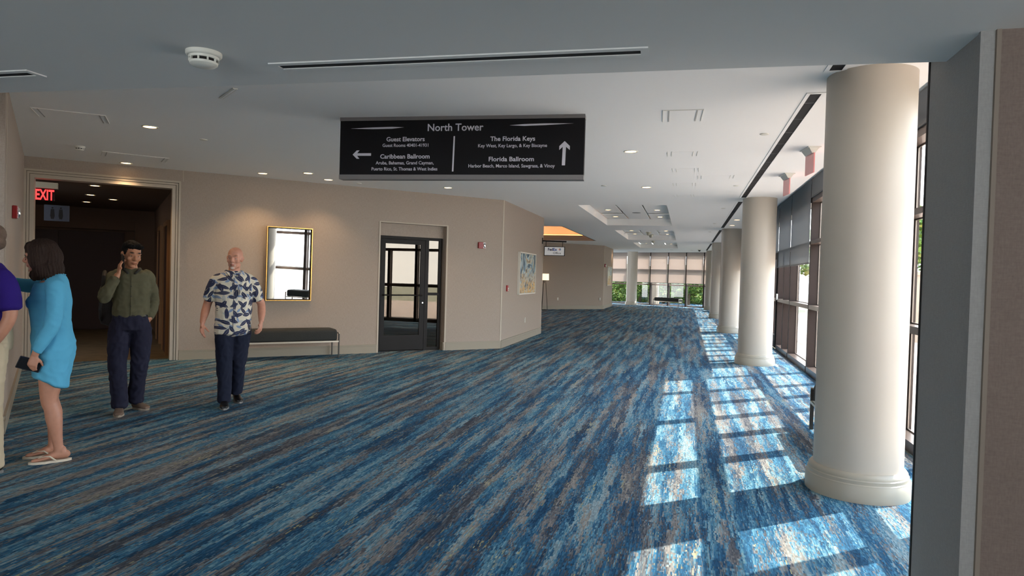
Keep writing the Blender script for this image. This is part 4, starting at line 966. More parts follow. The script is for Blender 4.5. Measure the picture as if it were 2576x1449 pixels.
def eyes(parent, T, k=1.0, M=None, closed=.0):
    for sx in (-1, 1):
        c_ = Vector(T((sx*.032, .0655, .012))); b = MB(); b.sphere((0, 0, 0), .0125*k, 14, 10)
        me = b.mesh('eye', [mat('eye_white', srgb(225, 215, 208), .25)], True); me.materials.append(mat('iris', srgb(40, 28, 22), .2))
        f = (M @ Vector((0, 1, 0)))
        for p in me.polygons:
            if p.center.normalized().dot(f) > .90: p.material_index = 1
        o = bpy.data.objects.new('eye', me); COL.objects.link(o); o.parent = parent; o.location = c_
def hand_shape(s, w_, d, nrm, side, curl=.35, k=1.0, spread=.05, thumb_in=.3):
    """w_ wrist, d finger direction, nrm palm normal (fingers curl towards it), side = thumb side (+1/-1 along d x nrm)"""
    d = Vector(d).normalized(); nrm = Vector(nrm); nrm = (nrm-d*nrm.dot(d)).normalized(); x = d.cross(nrm)*side; w_ = Vector(w_)
    P = lambda a, b, c_: w_+x*a*k+d*b*k+nrm*c_*k
    s.limb([(*P(0, -.02, 0), .026*k, .019*k), (*P(0, .012, 0), .029*k, .016*k), (*P(.002, .05, .0), .038*k, .0145*k), (*P(.0, .086, .0), .038*k, .012*k)], x, flat=2.6)
    s.ell(P(.024, .035, .010), (.016*k, .016*k, .016*k)); s.ell(P(-.024, .04, .008), (.013*k, .02*k, .013*k))
    for off, ln_, b0 in ((.030, .070, .086), (.0105, .079, .092), (-.0095, .073, .090), (-.0285, .056, .082)):
        p = P(off, b0-.012, 0); a = 0; pts = [(*p, .0092*k)]; dirx = off*spread*30
        for seg, (fr, r_) in enumerate(((.46, .0090), (.30, .0080), (.24, .0068))):
            a += curl*(1.0 if seg else .8)*(1+.15*(off < 0)); q = (d*math.cos(a)+nrm*math.sin(a)+x*dirx*.12).normalized(); p = p+q*(ln_*fr+.004*(seg == 0))*k
            pts.append((*p, r_*k))
        s.limb(pts, x, 10, 3)
    a = thumb_in; q1 = (x*.80+d*.55+nrm*.25).normalized(); q2 = (x*.35+d*.85+nrm*(.35+a)).normalized()
    p0 = P(.020, .018, .004); p1 = p0+q1*.034*k; p2 = p1+q2*.032*k; p3 = p2+(q2+nrm*.25*a).normalized()*.026*k
    s.limb([(*p0, .0125*k), (*p1, .0115*k), (*p2, .0098*k), (*p3, .0078*k)], x, 10, 3)
def skin_mat(name, col, lips, tints):
    """tints painted by colour attribute"""
    m = bpy.data.materials.new(name); m.use_nodes = True; n = m.node_tree; b = n.nodes['Principled BSDF']; b.inputs['Roughness'].default_value = .5
    b.inputs['Subsurface Weight'].default_value = 0.0
    at = n.nodes.new('ShaderNodeAttribute'); at.attribute_name = 'tint'
    z = n.nodes.new('ShaderNodeTexNoise'); z.inputs['Scale'].default_value = 28; mr = n.nodes.new('ShaderNodeMapRange'); mr.inputs[3].default_value = .86; mr.inputs[4].default_value = 1.12
    mm = n.nodes.new('ShaderNodeMix'); mm.data_type = 'RGBA'; mm.blend_type = 'MULTIPLY'; mm.inputs['Factor'].default_value = 1
    tcn = n.nodes.new('ShaderNodeTexCoord'); n.links.new(tcn.outputs['Object'], z.inputs[0]); n.links.new(z.outputs[0], mr.inputs[0])
    n.links.new(at.outputs['Color'], mm.inputs['A']); n.links.new(mr.outputs[0], mm.inputs['B']); n.links.new(mm.outputs['Result'], b.inputs['Base Color'])
    return m
def paint(o, base, zones):
    """zones: list of (function(co)->weight, colour)"""
    me = o.data; at = me.color_attributes.new('tint', 'FLOAT_COLOR', 'POINT')
    for i, v in enumerate(me.vertices):
        c_ = list(base)
        for fn, cc in zones:
            w_ = fn(v.co)
            if w_ > 0: w_ = min(w_, 1); c_ = [a*(1-w_)+b*w_ for a, b in zip(c_, cc)]
        at.data[i].color = c_
def zone(T_inv, c_, r, soft=.35):
    c_ = Vector(c_)
    def fn(co):
        p = T_inv(co)-c_; d = math.sqrt((p.x/r[0])**2+(p.y/r[1])**2+(p.z/r[2])**2)
        return 0 if d > 1 else min(1, (1-d)/soft)
    return fn
def wrinkle(amp, sc=(9, 9, 5), seed=0, fine=.3):
    def fn(co):
        p = Vector((co.x*sc[0]+seed, co.y*sc[1], co.z*sc[2])); q = noise.noise(p)
        r_ = 1-abs(noise.noise(p*1.7+Vector((5, 3, seed))))*2
        return amp*(q*.6+r_*.5*fine*2)
    return fn
def cloth(name, col, rough=.9, sc=400, var=None):
    return mat(name, col, rough, bump=(sc, .15), spec=.2, var=var or (5, .12))
def person(name, pos, label, group=None):
    t = thing(name, label, 'person', (pos[0], pos[1], 0), math.atan2(pos[1], pos[0])-math.pi/2); return t
HU = lambda T0, M, k=1.0: (lambda co: (M.transposed() @ (Vector(co)-Vector(T0)))/k)

def leaf_shirt():
    m = bpy.data.materials.new('leaf_print'); m.use_nodes = True; n = m.node_tree; b = n.nodes['Principled BSDF']; b.inputs['Roughness'].default_value = .8
    ln = n.links.new; tcn = n.nodes.new('ShaderNodeTexCoord')
    sp = n.nodes.new('ShaderNodeSeparateXYZ'); ln(tcn.outputs['Object'], sp.inputs[0]); cb = n.nodes.new('ShaderNodeCombineXYZ')
    ad = n.nodes.new('ShaderNodeMath'); ad.operation = 'MULTIPLY_ADD'; ad.inputs[1].default_value = .6; ln(sp.outputs[1], ad.inputs[0]); ln(sp.outputs[0], ad.inputs[2])
    ln(ad.outputs[0], cb.inputs[0]); ln(sp.outputs[2], cb.inputs[1])
    last = None; base = srgb(214, 204, 184)
    for k, (sc, col, off, sz) in enumerate(((11, srgb(180, 180, 176), 3.1, .46), (12, srgb(122, 142, 176), 7.7, .42), (10, srgb(40, 46, 76), 0.0, .58), (11, srgb(40, 46, 76), 5.2, .56))):
        mp_ = n.nodes.new('ShaderNodeMapping'); mp_.inputs['Location'].default_value = (off, off*.37, 0); mp_.inputs['Scale'].default_value = (sc, sc, sc); ln(cb.outputs[0], mp_.inputs[0])
        vo = n.nodes.new('ShaderNodeTexVoronoi'); vo.voronoi_dimensions = '2D'; vo.inputs['Scale'].default_value = 1; vo.inputs['Randomness'].default_value = .55; ln(mp_.outputs[0], vo.inputs['Vector'])
        sb_ = n.nodes.new('ShaderNodeVectorMath'); sb_.operation = 'SUBTRACT'; ln(mp_.outputs[0], sb_.inputs[0]); ln(vo.outputs['Position'], sb_.inputs[1])
        sc_ = n.nodes.new('ShaderNodeSeparateColor'); ln(vo.outputs['Color'], sc_.inputs[0])
        an = n.nodes.new('ShaderNodeMath'); an.operation = 'MULTIPLY'; an.inputs[1].default_value = 6.283; ln(sc_.outputs[0], an.inputs[0])
        vr = n.nodes.new('ShaderNodeVectorRotate'); vr.rotation_type = 'Z_AXIS'; ln(sb_.outputs[0], vr.inputs['Vector']); ln(an.outputs[0], vr.inputs['Angle'])
        s2 = n.nodes.new('ShaderNodeSeparateXYZ'); ln(vr.outputs[0], s2.inputs[0])
        # leaf: |v| < w*(1-(u/L)^2)
        def mth(op, a, b_=None):
            q = n.nodes.new('ShaderNodeMath'); q.operation = op
            for i, v in enumerate((a, b_)):
                if v is None: continue
                if isinstance(v, (int, float)): q.inputs[i].default_value = v
                else: ln(v, q.inputs[i])
            return q.outputs[0]
        u2 = mth('POWER', mth('ABSOLUTE', mth('DIVIDE', s2.outputs[0], sz)), 2.0)
        w_ = mth('MULTIPLY', mth('SUBTRACT', 1.0, u2), sz*.34)
        inside = mth('GREATER_THAN', mth('SUBTRACT', w_, mth('ABSOLUTE', s2.outputs[1])), 0)
        vein = mth('GREATER_THAN', mth('ABSOLUTE', s2.outputs[1]), .005)
        inside = mth('MULTIPLY', inside, vein)
        if 1: inside = mth('MULTIPLY', inside, mth('GREATER_THAN', sc_.outputs[1], (.2, .35, .04, .12)[k]))
        mi = n.nodes.new('ShaderNodeMix'); mi.data_type = 'RGBA'; ln(inside, mi.inputs['Factor'])
        if last is None: mi.inputs['A'].default_value = base
        else: ln(last, mi.inputs['A'])
        mi.inputs['B'].default_value = col; last = mi.outputs['Result']
    ln(last, b.inputs['Base Color']); return m

def button_row(parent, pts, m, r=.006):
    for p in pts:
        b = MB(); b.sphere(p, (r, r*.4, r), 10, 6); b.build('button', m, parent, True)

def shoe(name, toe, heel, m_up, m_sole, parent, wdt=.047, h=.085):
    """closed shoe from heel to toe on the floor"""
    toe = Vector(toe); heel = Vector(heel); d = (toe-heel); L_ = d.length; d = d.normalized(); lat = Vector((-d.y, d.x, 0))
    P = lambda u, z: heel+Vector((d.x, d.y, 0)).normalized()*0+d*u*L_+Vector((0, 0, z))
    s = Sculpt(); q = []
    s.limb([(*P(.02, .045), wdt*.62, .034), (*P(.12, .05), wdt*.72, .042), (*P(.32, .048), wdt*.78, .040), (*P(.58, .036), wdt*.94, .027), (*P(.82, .030), wdt*.98, .021), (*P(.97, .026), wdt*.66, .015)], lat, flat=2.5)
    s.ell(P(.22, .075), (.036, .036, .035))
    o = s.remesh(name, [m_up], parent, .006, 3)
    b = MB(); n = 14; top = []; 
    for k in range(n*2):
        t = k/(n*2)*2*math.pi; u = .5+.52*math.cos(t); wv = wdt*(1.0 if u > .55 else .80)*math.sin(t)*(1+.1*math.sin(math.pi*u))
        p = heel+d*u*L_+lat*wv; top.append((p.x, p.y))
    b.prism(top, 0.0, .02); bb = b.build('sole', m_sole, o); 
    zmin = min(0, 0)
    return o

# ---- walking man -------------------------------------------------------------------------------
W = person('person', (-4.80, 6.42), 'bald man with white goatee in leaf-print shirt and navy trousers, walking')
fh = Vector((-.30, -1, -.06)); Mh = frame_of(fh, (0.04, -.05, 1)); hc = (.002, -.03, 1.606)
s = Sculpt(); T = head_shape(s, hc, Mh)
s.limb([(0, -.005, 1.575, .058, .060), (.0, .01, 1.50, .060, .062), (.0, .02, 1.44, .075, .07), (0, .02, 1.38, .12, .09)])
s.limb([(0, .02, 1.42, .15, .09), (0, .02, 1.30, .17, .115), (0, .01, 1.10, .16, .12), (0, .0, .95, .165, .12), (0, 0, .88, .15, .11)], flat=2.4)
s.limb([(-.15, .02, 1.385, .05), (-.19, .03, 1.33, .052), (-.232, .05, 1.20, .050), (-.262, .06, 1.12, .043), (-.285, .0, 1.02, .042), (-.302, -.06, .94, .030), (-.305, -.075, .915, .027)])
hand_shape(s, (-.306, -.078, .905), (-.03, -.25, -1), (.75, -.35, 0), -1, .30)
s.limb([(.15, .02, 1.385, .05), (.195, .03, 1.33, .052), (.242, .05, 1.20, .050), (.285, .06, 1.12, .043), (.290, .0, 1.02, .042), (.285, -.07, .955, .030), (.284, -.085, .93, .027)])
hand_shape(s, (.282, -.088, .92), (-.10, -.35, -1), (-.65, .25, 0), 1, .62)
for pts in (((-.085, 0, .90, .085), (-.082, -.02, .70, .075), (-.078, -.05, .50, .055), (-.075, -.03, .30, .052), (-.070, -.04, .10, .036)), ((.085, 0, .90, .085), (.075, .03, .70, .075), (.060, .04, .50, .055), (.050, .15, .32, .050), (.040, .23, .13, .036))): s.limb(pts)
body = s.remesh('body', [skin_mat('skin_walker', 0, 0, 0)], W, .0062, 2)
sk = srgb(196, 138, 114); inv = HU(hc, Mh)
paint(body, sk, [(zone(inv, (0, .075, -.055), (.034, .03, .012), .5), srgb(160, 92, 84)), (zone(inv, (0, .07, -.092), (.028, .04, .024), .7), srgb(200, 190, 180)),
                 (zone(inv, (-.028, .075, -.066), (.008, .03, .024), .9), srgb(196, 176, 162)), (zone(inv, (.028, .075, -.066), (.008, .03, .024), .9), srgb(196, 176, 162)), (zone(inv, (0, .09, -.039), (.022, .03, .006), .9), srgb(196, 172, 156)),
                 (zone(inv, (-.031, .075, .042), (.022, .03, .007), .5), srgb(120, 92, 78)), (zone(inv, (.031, .075, .042), (.022, .03, .007), .5), srgb(120, 92, 78)),
                 (zone(inv, (0, -.07, .02), (.085, .08, .05), .5), srgb(178, 136, 118)), (zone(inv, (-.032, .07, .012), (.018, .02, .008), .6), srgb(120, 78, 66)), (zone(inv, (.032, .07, .012), (.018, .02, .008), .6), srgb(120, 78, 66))])
eyes(W, T, 1, Mh)
ls = leaf_shirt(); s = Sculpt()
s.limb([(.0, .02, 1.475, .075, .07), (.0, .02, 1.455, .115, .085), (0, .02, 1.42, .165, .10), (0, .015, 1.36, .188, .122), (0, .005, 1.22, .188, .140), (0, -.005, 1.08, .184, .152), (0, -.005, .94, .184, .152), (-.005, 0, .86, .188, .148), (-.005, 0, .80, .190, .146)], n=32, flat=2.35)
s.limb([(-.11, .02, 1.395, .062), (-.165, .02, 1.375, .066), (-.208, .03, 1.29, .066), (-.236, .045, 1.19, .066), (-.243, .05, 1.165, .066)]); s.limb([(.11, .02, 1.395, .062), (.165, .02, 1.375, .066), (.212, .03, 1.29, .066), (.246, .045, 1.19, .066), (.254, .05, 1.17, .066)])
sh = s.remesh('shirt', [ls], W, .009, 3, wrinkle(.011, (9, 9, 8), 2, .5))
s = Sculpt()   # collar: two leaves
for sx in (-1, 1):
    s.limb([(sx*.062, .075, 1.475, .012, .02), (sx*.078, .02, 1.478, .012, .022), (sx*.066, -.05, 1.462, .011, .022), (sx*.034, -.098, 1.425, .010, .016)], (0, 0, 1), 12)
s.remesh('collar', [ls], sh, .006, 1)
b = MB(); b.box(-.004, .002, -.158, -.150, .80, 1.40); 
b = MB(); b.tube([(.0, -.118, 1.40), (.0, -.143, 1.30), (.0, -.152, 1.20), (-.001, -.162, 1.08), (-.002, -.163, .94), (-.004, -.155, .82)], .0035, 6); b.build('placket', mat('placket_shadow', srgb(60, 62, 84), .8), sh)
b = MB(); b.box(.055, .155, -.160, -.154, 1.20, 1.31); o = b.build('pocket', ls, sh)
navy = cloth('navy_trousers', srgb(30, 34, 50), .9, 300); s = Sculpt()
s.limb([(0, 0, .99, .17, .12), (0, 0, .90, .178, .128), (-.0, 0, .84, .16, .125)], flat=2.4)
s.limb([(-.085, 0, .90, .098, .11), (-.086, -.01, .78, .100, .105), (-.083, -.04, .52, .080, .085), (-.078, -.03, .30, .072, .074), (-.074, -.045, .12, .068, .070), (-.073, -.05, .055, .068, .070)]); s.limb([(.085, 0, .90, .098, .11), (.080, .015, .78, .100, .105), (.062, .05, .52, .080, .085), (.052, .14, .32, .070, .072), (.046, .20, .17, .066, .068), (.045, .215, .105, .066, .068)])
s.remesh('trousers', [navy], W, .010, 3, wrinkle(.012, (12, 12, 8), 8, .6))
blk = mat('black_leather', srgb(20, 20, 22), .3); slp = mat('sole_pale', srgb(120, 118, 116), .6)
shoe('shoe', (-.075, -.27, 0), (-.072, 0.02, 0), blk, slp, W); shoe('shoe', (.085, .08, 0), (.035, .34, 0), blk, slp, W)

# ---- man on the phone --------------------------------------------------------------------------
P_ = person('person', (-5.47, 5.70), 'man in olive shirt and navy trousers talking on a phone')
fh = Vector((.36, -1, -.22)); Mh = frame_of(fh, (.10, -.10, 1)); hc = (.0, -.045, 1.606)
s = Sculpt(); T = head_shape(s, hc, Mh, 1.05)
s.limb([(-.005, -.01, 1.58, .052, .056), (-.005, .01, 1.52, .054, .058), (-.005, .02, 1.455, .07, .068), (0, .02, 1.40, .12, .09)])
s.limb([(0, .02, 1.43, .14, .09), (0, .02, 1.30, .155, .105), (0, .01, 1.10, .145, .105), (0, .0, .97, .15, .105), (0, 0, .90, .14, .10)], flat=2.4)
s.limb([(-.14, .02, 1.41, .045), (-.17, .01, 1.36, .047), (-.212, -.05, 1.24, .044), (-.228, -.09, 1.18, .042), (-.20, -.13, 1.25, .040), (-.145, -.15, 1.36, .032), (-.118, -.145, 1.42, .026)])
hand_shape(s, (-.110, -.142, 1.44), (.10, .22, 1), (.95, .25, 0), 1, .42, .96, thumb_in=.2)
s.limb([(.14, .02, 1.41, .045), (.165, .02, 1.36, .047), (.188, .06, 1.24, .044), (.205, .08, 1.14, .041), (.19, .02, 1.04, .037), (.16, -.03, .96, .028)])
hand_shape(s, (.155, -.035, .95), (-.25, -.15, -1), (-.6, .6, 0), 1, .35, .96)
for pts in (((-.085, 0, .92, .082), (-.10, 0, .72, .072), (-.105, -.01, .52, .054), (-.095, .0, .30, .05), (-.085, .01, .10, .036)), ((.085, 0, .92, .082), (.09, .02, .72, .072), (.085, .03, .52, .054), (.065, .12, .30, .05), (.055, .17, .11, .036))): s.limb(pts)
body = s.remesh('body', [skin_mat('skin_phone', 0, 0, 0)], P_, .0062, 2)
inv = HU(hc, Mh, 1.05); lid = srgb(110, 70, 54)
paint(body, srgb(176, 120, 88), [(zone(inv, (0, .075, -.055), (.034, .03, .012), .5), srgb(140, 80, 66)), (zone(inv, (-.031, .075, .043), (.024, .03, .009), .4), srgb(36, 26, 22)), (zone(inv, (.031, .075, .043), (.024, .03, .009), .4), srgb(36, 26, 22)),
      (zone(inv, (0, .08, -.038), (.03, .03, .008), .8), srgb(140, 96, 74)), (zone(inv, (-.032, .07, .012), (.018, .02, .008), .6), lid), (zone(inv, (.032, .07, .012), (.018, .02, .008), .6), lid)])
eyes(P_, T, 1.05, Mh)
s = Sculpt()
for c_, r in (((0, -.032, .060), (.086, .100, .088)), ((0, .034, .106), (.060, .052, .036)), ((-.030, .056, .100), (.044, .034, .024)), ((.032, .052, .102), (.044, .036, .026)), ((0, -.06, .0), (.079, .058, .064)), ((.070, .012, .040), (.010, .022, .035)), ((-.070, .012, .040), (.010, .022, .035))):
    s.ell(T(c_), r, Mh)
hair_n = wrinkle(.007, (50, 50, 30), 3, .6)
s.remesh('hair', [mat('black_hair', srgb(16, 13, 12), .8, spec=.15, bump=(120, .6, (1, 1, .3)))], P_, .006, 1, hair_n)
olive = cloth('olive_cotton', srgb(92, 88, 68), .9); s = Sculpt()
s.limb([(.0, .02, 1.475, .070, .065), (.0, .02, 1.455, .105, .08), (0, .02, 1.43, .150, .095), (0, .015, 1.37, .170, .115), (0, .005, 1.24, .168, .125), (0, .0, 1.10, .162, .126), (0, .0, 1.02, .160, .123), (0, 0, .99, .155, .118)], n=32, flat=2.35)
s.limb([(-.10, .02, 1.42, .056), (-.155, .01, 1.385, .062), (-.200, -.04, 1.28, .060), (-.228, -.09, 1.185, .058), (-.215, -.125, 1.23, .060), (-.155, -.15, 1.35, .046), (-.140, -.15, 1.375, .044)]); s.limb([(.10, .02, 1.42, .056), (.150, .02, 1.385, .062), (.185, .06, 1.25, .057), (.205, .08, 1.15, .054), (.190, .03, 1.05, .047), (.165, -.02, .985, .040)])
sh = s.remesh('shirt', [olive], P_, .009, 3, wrinkle(.014, (10, 10, 9), 12, .5))
s = Sculpt()
for sx in (-1, 1): s.limb([(sx*.056, .07, 1.475, .012, .02), (sx*.070, .02, 1.478, .012, .022), (sx*.058, -.05, 1.460, .011, .02), (sx*.028, -.092, 1.425, .009, .015)], (0, 0, 1), 12)
s.remesh('collar', [mat('dark_collar', srgb(52, 50, 44), .9)], sh, .006, 1)
b = MB(); b.tube([(.0, -.108, 1.41), (.0, -.128, 1.32), (.0, -.138, 1.22), (0, -.137, 1.10), (0, -.130, 1.0)], .004, 6); b.build('placket', olive, sh)
button_row(sh, [(0, -.137, 1.30), (0, -.145, 1.20), (0, -.144, 1.10)], mat('button_dark', srgb(50, 46, 40), .3))
dn = cloth('dark_denim', srgb(38, 38, 54), .9, 300); s = Sculpt()
s.limb([(0, 0, 1.005, .160, .118), (0, 0, .93, .168, .124), (0, 0, .86, .15, .12)], flat=2.4)
s.limb([(-.085, 0, .92, .092, .105), (-.10, -.01, .78, .098, .102), (-.110, -.015, .52, .080, .084), (-.100, .0, .30, .074, .076), (-.088, .0, .13, .072, .076), (-.086, -.005, .07, .070, .075)]); s.limb([(.085, 0, .92, .092, .105), (.095, .01, .78, .096, .10), (.088, .03, .52, .080, .084), (.070, .10, .32, .070, .074), (.058, .15, .15, .070, .076), (.056, .16, .09, .070, .076)])
s.remesh('trousers', [dn], P_, .010, 3, wrinkle(.014, (12, 12, 8), 21, .6))
b = MB()
q = Sculpt(); q.limb([(0, 0, .985, .162, .121), (0, 0, 1.01, .162, .121)], n=40, flat=2.4); q.remesh('belt', [blk], P_, .007, 1)
brn = mat('brown_suede', srgb(112, 92, 78), .85); bs = mat('brown_sole', srgb(150, 136, 120), .7)
shoe('shoe', (-.095, -.20, 0), (-.085, .06, 0), brn, bs, P_); shoe('shoe', (.175, .08, 0), (.035, .23, 0), brn, bs, P_)
# phone in the hand, pack on the back
rt = P_.rotation_euler.z; RZ = Matrix.Rotation(rt, 4, 'Z')
def at_person(t, p): v = Matrix.Rotation(t.rotation_euler.z, 4, 'Z') @ Vector(p); return (t.location.x+v.x, t.location.y+v.y, v.z)
ph = thing('mobile_phone', 'black mobile phone held to the ear of the man in olive', 'phone', at_person(P_, (-.078, -.115, 1.545)), 0)
ph.rotation_euler = (R(20), R(-6), rt+R(15))
MB().box(-.005, .005, -.036, .036, -.075, .075, .003).build('case', M_black, ph); MB().box(.0045, .0055, -.032, .032, -.068, .068).build('screen', mat('screen_black', (.01, .01, .012, 1), .1), ph)
bp = thing('backpack', 'dark backpack on the back of the man on the phone', 'backpack', at_person(P_, (-.12, .20, 1.02)), rt)
s = Sculpt(); s.limb([(0, .02, -.12, .15, .09), (0, .03, .0, .17, .115), (0, .02, .18, .165, .11), (0, .0, .34, .13, .08)], flat=3); s.limb([(0, .10, -.06, .11, .05), (0, .115, .08, .11, .05)], flat=3)
s.remesh('bag', [mat('pack_fabric', srgb(34, 30, 32), .85, bump=(200, .2))], bp, .010, 3)
b = MB(); b.tube([(-.10, -.03, .36), (-.115, -.12, .415), (-.12, -.25, .37), (-.125, -.30, .25), (-.15, -.24, .05), (-.15, -.08, -.06), (-.13, .0, -.10)], [.02, .02, .018, .018, .015, .012, .012], 8); b.build('strap', mat('pack_strap', srgb(30, 26, 26), .8), bp, True)

# ---- woman in the turquoise tunic ----------------------------------------------------------------
F_ = person('person', (-4.70, 4.14), 'woman in bright turquoise tunic and cream flip-flops, standing by the left wall')
fh = Vector((-1, .18, -.10)); Mh = frame_of(fh, (-.10, 0, 1)); hc = (-.085, -.0, 1.548)
s = Sculpt(); T = head_shape(s, hc, Mh, .95, False)
lt = (0, 1, 0)
s.limb([(-.055, 0, 1.50, .046, .05), (-.03, 0, 1.43, .048, .055), (-.01, 0, 1.37, .09, .08)], lt)
s.limb([(-.0, 0, 1.36, .13, .08), (-.02, 0, 1.25, .15, .11), (-.005, 0, 1.05, .13, .11), (.015, 0, .88, .155, .125), (.01, 0, .78, .15, .115)], lt, flat=2.4)
# near arm (left), hanging with bent elbow, holding a dark case
s.limb([(.01, -.15, 1.33, .045), (.02, -.19, 1.26, .046), (.01, -.215, 1.13, .041), (-.01, -.225, 1.04, .038), (-.06, -.225, .93, .034), (-.095, -.215, .855, .025), (-.10, -.213, .835, .023)], lt)
hand_shape(s, (-.104, -.212, .83), (-.22, .05, -1), (.35, 1, .05), 1, .55, .88)
# far arm reaching forward
s.limb([(-.0, .15, 1.33, .045), (-.04, .19, 1.33, .045), (-.16, .22, 1.33, .040), (-.24, .24, 1.34, .036), (-.36, .25, 1.365, .029), (-.44, .25, 1.38, .023)], (0, 0, 1))
hand_shape(s, (-.45, .25, 1.382), (-1, 0, .25), (0, .1, -1), -1, .25, .88)
# legs
s.limb([(.0, -.085, .80, .082, .09), (-.005, -.085, .62, .070, .078), (-.012, -.085, .47, .050, .056), (.005, -.085, .41, .048, .052), (.020, -.085, .33, .049, .056), (.035, -.085, .22, .038, .042), (.050, -.085, .11, .029, .032), (.050, -.085, .06, .030, .034)], lt)
s.limb([(.0, .085, .80, .082, .09), (.0, .085, .62, .070, .078), (-.005, .085, .47, .050, .056), (.01, .085, .41, .048, .052), (.022, .09, .33, .049, .056), (.02, .10, .22, .038, .042), (.015, .11, .11, .029, .032), (.012, .11, .06, .030, .034)], lt)
def foot(s, hx, y, tx, ty, z0=.018):
    d = Vector((tx-hx, ty-y, 0)); L_ = d.length; d.normalize(); l_ = Vector((-d.y, d.x, 0)); P = lambda u, z, o=0: Vector((hx, y, z0+z))+d*u*L_+l_*o
    s.limb([(*P(.03, .028), .026, .026), (*P(.16, .036), .029, .034), (*P(.35, .036), .030, .032), (*P(.58, .024), .038, .020), (*P(.76, .014), .042, .012), (*P(.84, .012), .038, .010)], l_)
    s.ell(P(.20, .06), (.03, .03, .04))
    for o, u, r in ((.026, .97, .0125), (.009, .96, .0095), (-.006, .93, .0090), (-.019, .89, .0085), (-.031, .84, .0082)):
        s.limb([(*P(.78, .012, o*.9), r), (*P(u-.05, .012, o), r), (*P(u, .009, o), r*.85)], l_, 8, 2)
foot(s, .125, -.085, -.125, -.095); foot(s, .085, .12, -.165, .10)
body = s.remesh('body', [skin_mat('skin_woman', 0, 0, 0)], F_, .0058, 2)
inv = HU(hc, Mh, .95)
paint(body, srgb(186, 132, 108), [(zone(inv, (0, .075, -.055), (.03, .03, .012), .5), srgb(170, 90, 84)), (zone(inv, (-.031, .075, .043), (.022, .03, .006), .5), srgb(80, 56, 46)), (zone(inv, (.031, .075, .043), (.022, .03, .006), .5), srgb(80, 56, 46))])
eyes(F_, T, .95, Mh)
s = Sculpt()
for c_, r in (((0, -.025, .060), (.092, .108, .090)), ((0, .045, .088), (.072, .042, .042)), ((.068, .0, -.01), (.032, .062, .085)), ((-.068, .0, -.01), (.032, .062, .085)), ((0, -.085, .0), (.088, .070, .10)),
              ((.062, -.02, -.10), (.040, .062, .075)), ((-.062, -.02, -.10), (.040, .062, .075)), ((0, -.09, -.09), (.088, .065, .085)), ((.04, -.06, -.15), (.05, .055, .045)), ((-.04, -.06, -.15), (.05, .055, .045)), ((0, -.10, -.145), (.06, .045, .045)), ((.062, .035, -.135), (.022, .03, .04)), ((-.062, .035, -.135), (.022, .03, .04))):
    s.ell(T(c_), r, Mh)
def strands(co):
    p = inv(co); a = math.atan2(p.x, p.y+.02); return .005*math.sin(a*34+4*noise.noise(Vector((a*3, p.z*9, 0))))+.006*noise.noise(Vector((a*6, p.z*5, 2)))
s.remesh('hair', [mat('dark_brown_hair', srgb(52, 38, 32), .75, spec=.2, bump=(140, .6, (1, 1, .15)))], F_, .006, 1, strands)
b = MB()
for sx in (-1, 1):
    pts = [T((sx*.033+.026*math.cos(a), .092-.012*abs(math.cos(a))*(1 if math.cos(a)*sx > 0 else .2), .010+.021*math.sin(a))) for a in [k*math.pi/8 for k in range(17)]]
    b.tube(pts, .0018, 6); b.tube([T((sx*.058, .084, .014)), T((sx*.076, .03, .012)), T((sx*.078, -.01, .008))], .0018, 6)
b.tube([T((-.008, .092, .014)), T((.008, .092, .014))], .0018, 6); b.build('glasses', M_black, F_, True)
turq = cloth('turquoise_jersey', srgb(92, 172, 206), .85, 300, (4, .05)); s = Sculpt()
s.limb([(-.03, 0, 1.425, .06, .055), (-.015, 0, 1.405, .09, .072), (-.0, 0, 1.375, .155, .095), (-.005, 0, 1.32, .178, .118), (-.012, 0, 1.22, .175, .138), (-.010, 0, 1.10, .158, .130), (.0, 0, .98, .168, .132), (.012, 0, .88, .185, .143), (.005, 0, .76, .185, .135), (-.002, 0, .66, .178, .122), (-.004, 0, .60, .175, .118)], lt, n=32, flat=2.25)
s.ell((-.115, -.075, 1.21), (.05, .06, .06)); s.ell((-.115, .075, 1.21), (.05, .06, .06))
s.limb([(.0, -.12, 1.36, .062), (.02, -.175, 1.32, .068), (.018, -.21, 1.20, .060), (.0, -.225, 1.06, .056), (-.05, -.225, .95, .048), (-.085, -.218, .875, .036), (-.090, -.217, .865, .038)], lt)
s.limb([(.0, .12, 1.36, .062), (-.03, .18, 1.34, .066), (-.15, .22, 1.33, .055), (-.25, .24, 1.345, .048), (-.38, .25, 1.37, .038), (-.39, .25, 1.372, .038)], (0, 0, 1))
sh = s.remesh('tunic', [turq], F_, .009, 4, None)
wr1 = wrinkle(.010, (9, 9, 9), 31, .5)
for v in sh.data.vertices:
    co = v.co
    if co.z < .72 and abs(co.y) < .20 and co.x > -.2:   # shirt-tail hem: raised at the side notches
        pass
    n_ = Vector((co.x, co.y, 0)); v.co += n_.normalized()*wr1(co)*(1 if n_.length > .02 else 0)
    if co.z < .74 and n_.length > .04:
        k = min(1, (.74-co.z)/.14); v.co.z += k*(-.035*min(1, max(0, (co.x+.02)/.12))+.045*min(1, max(0, (-co.x+.02)/.10)))
s = Sculpt(); s.limb([(.045, .055, 1.42, .008, .022), (.062, 0, 1.425, .008, .026), (.045, -.055, 1.42, .008, .024), (-.01, -.078, 1.405, .008, .022), (-.06, -.055, 1.385, .007, .02), (-.09, -.02, 1.35, .006, .016)], (0, 0, 1), 12)
s.remesh('collar', [turq], sh, .006, 1)
cream = mat('cream_rubber', srgb(208, 196, 176), .6)
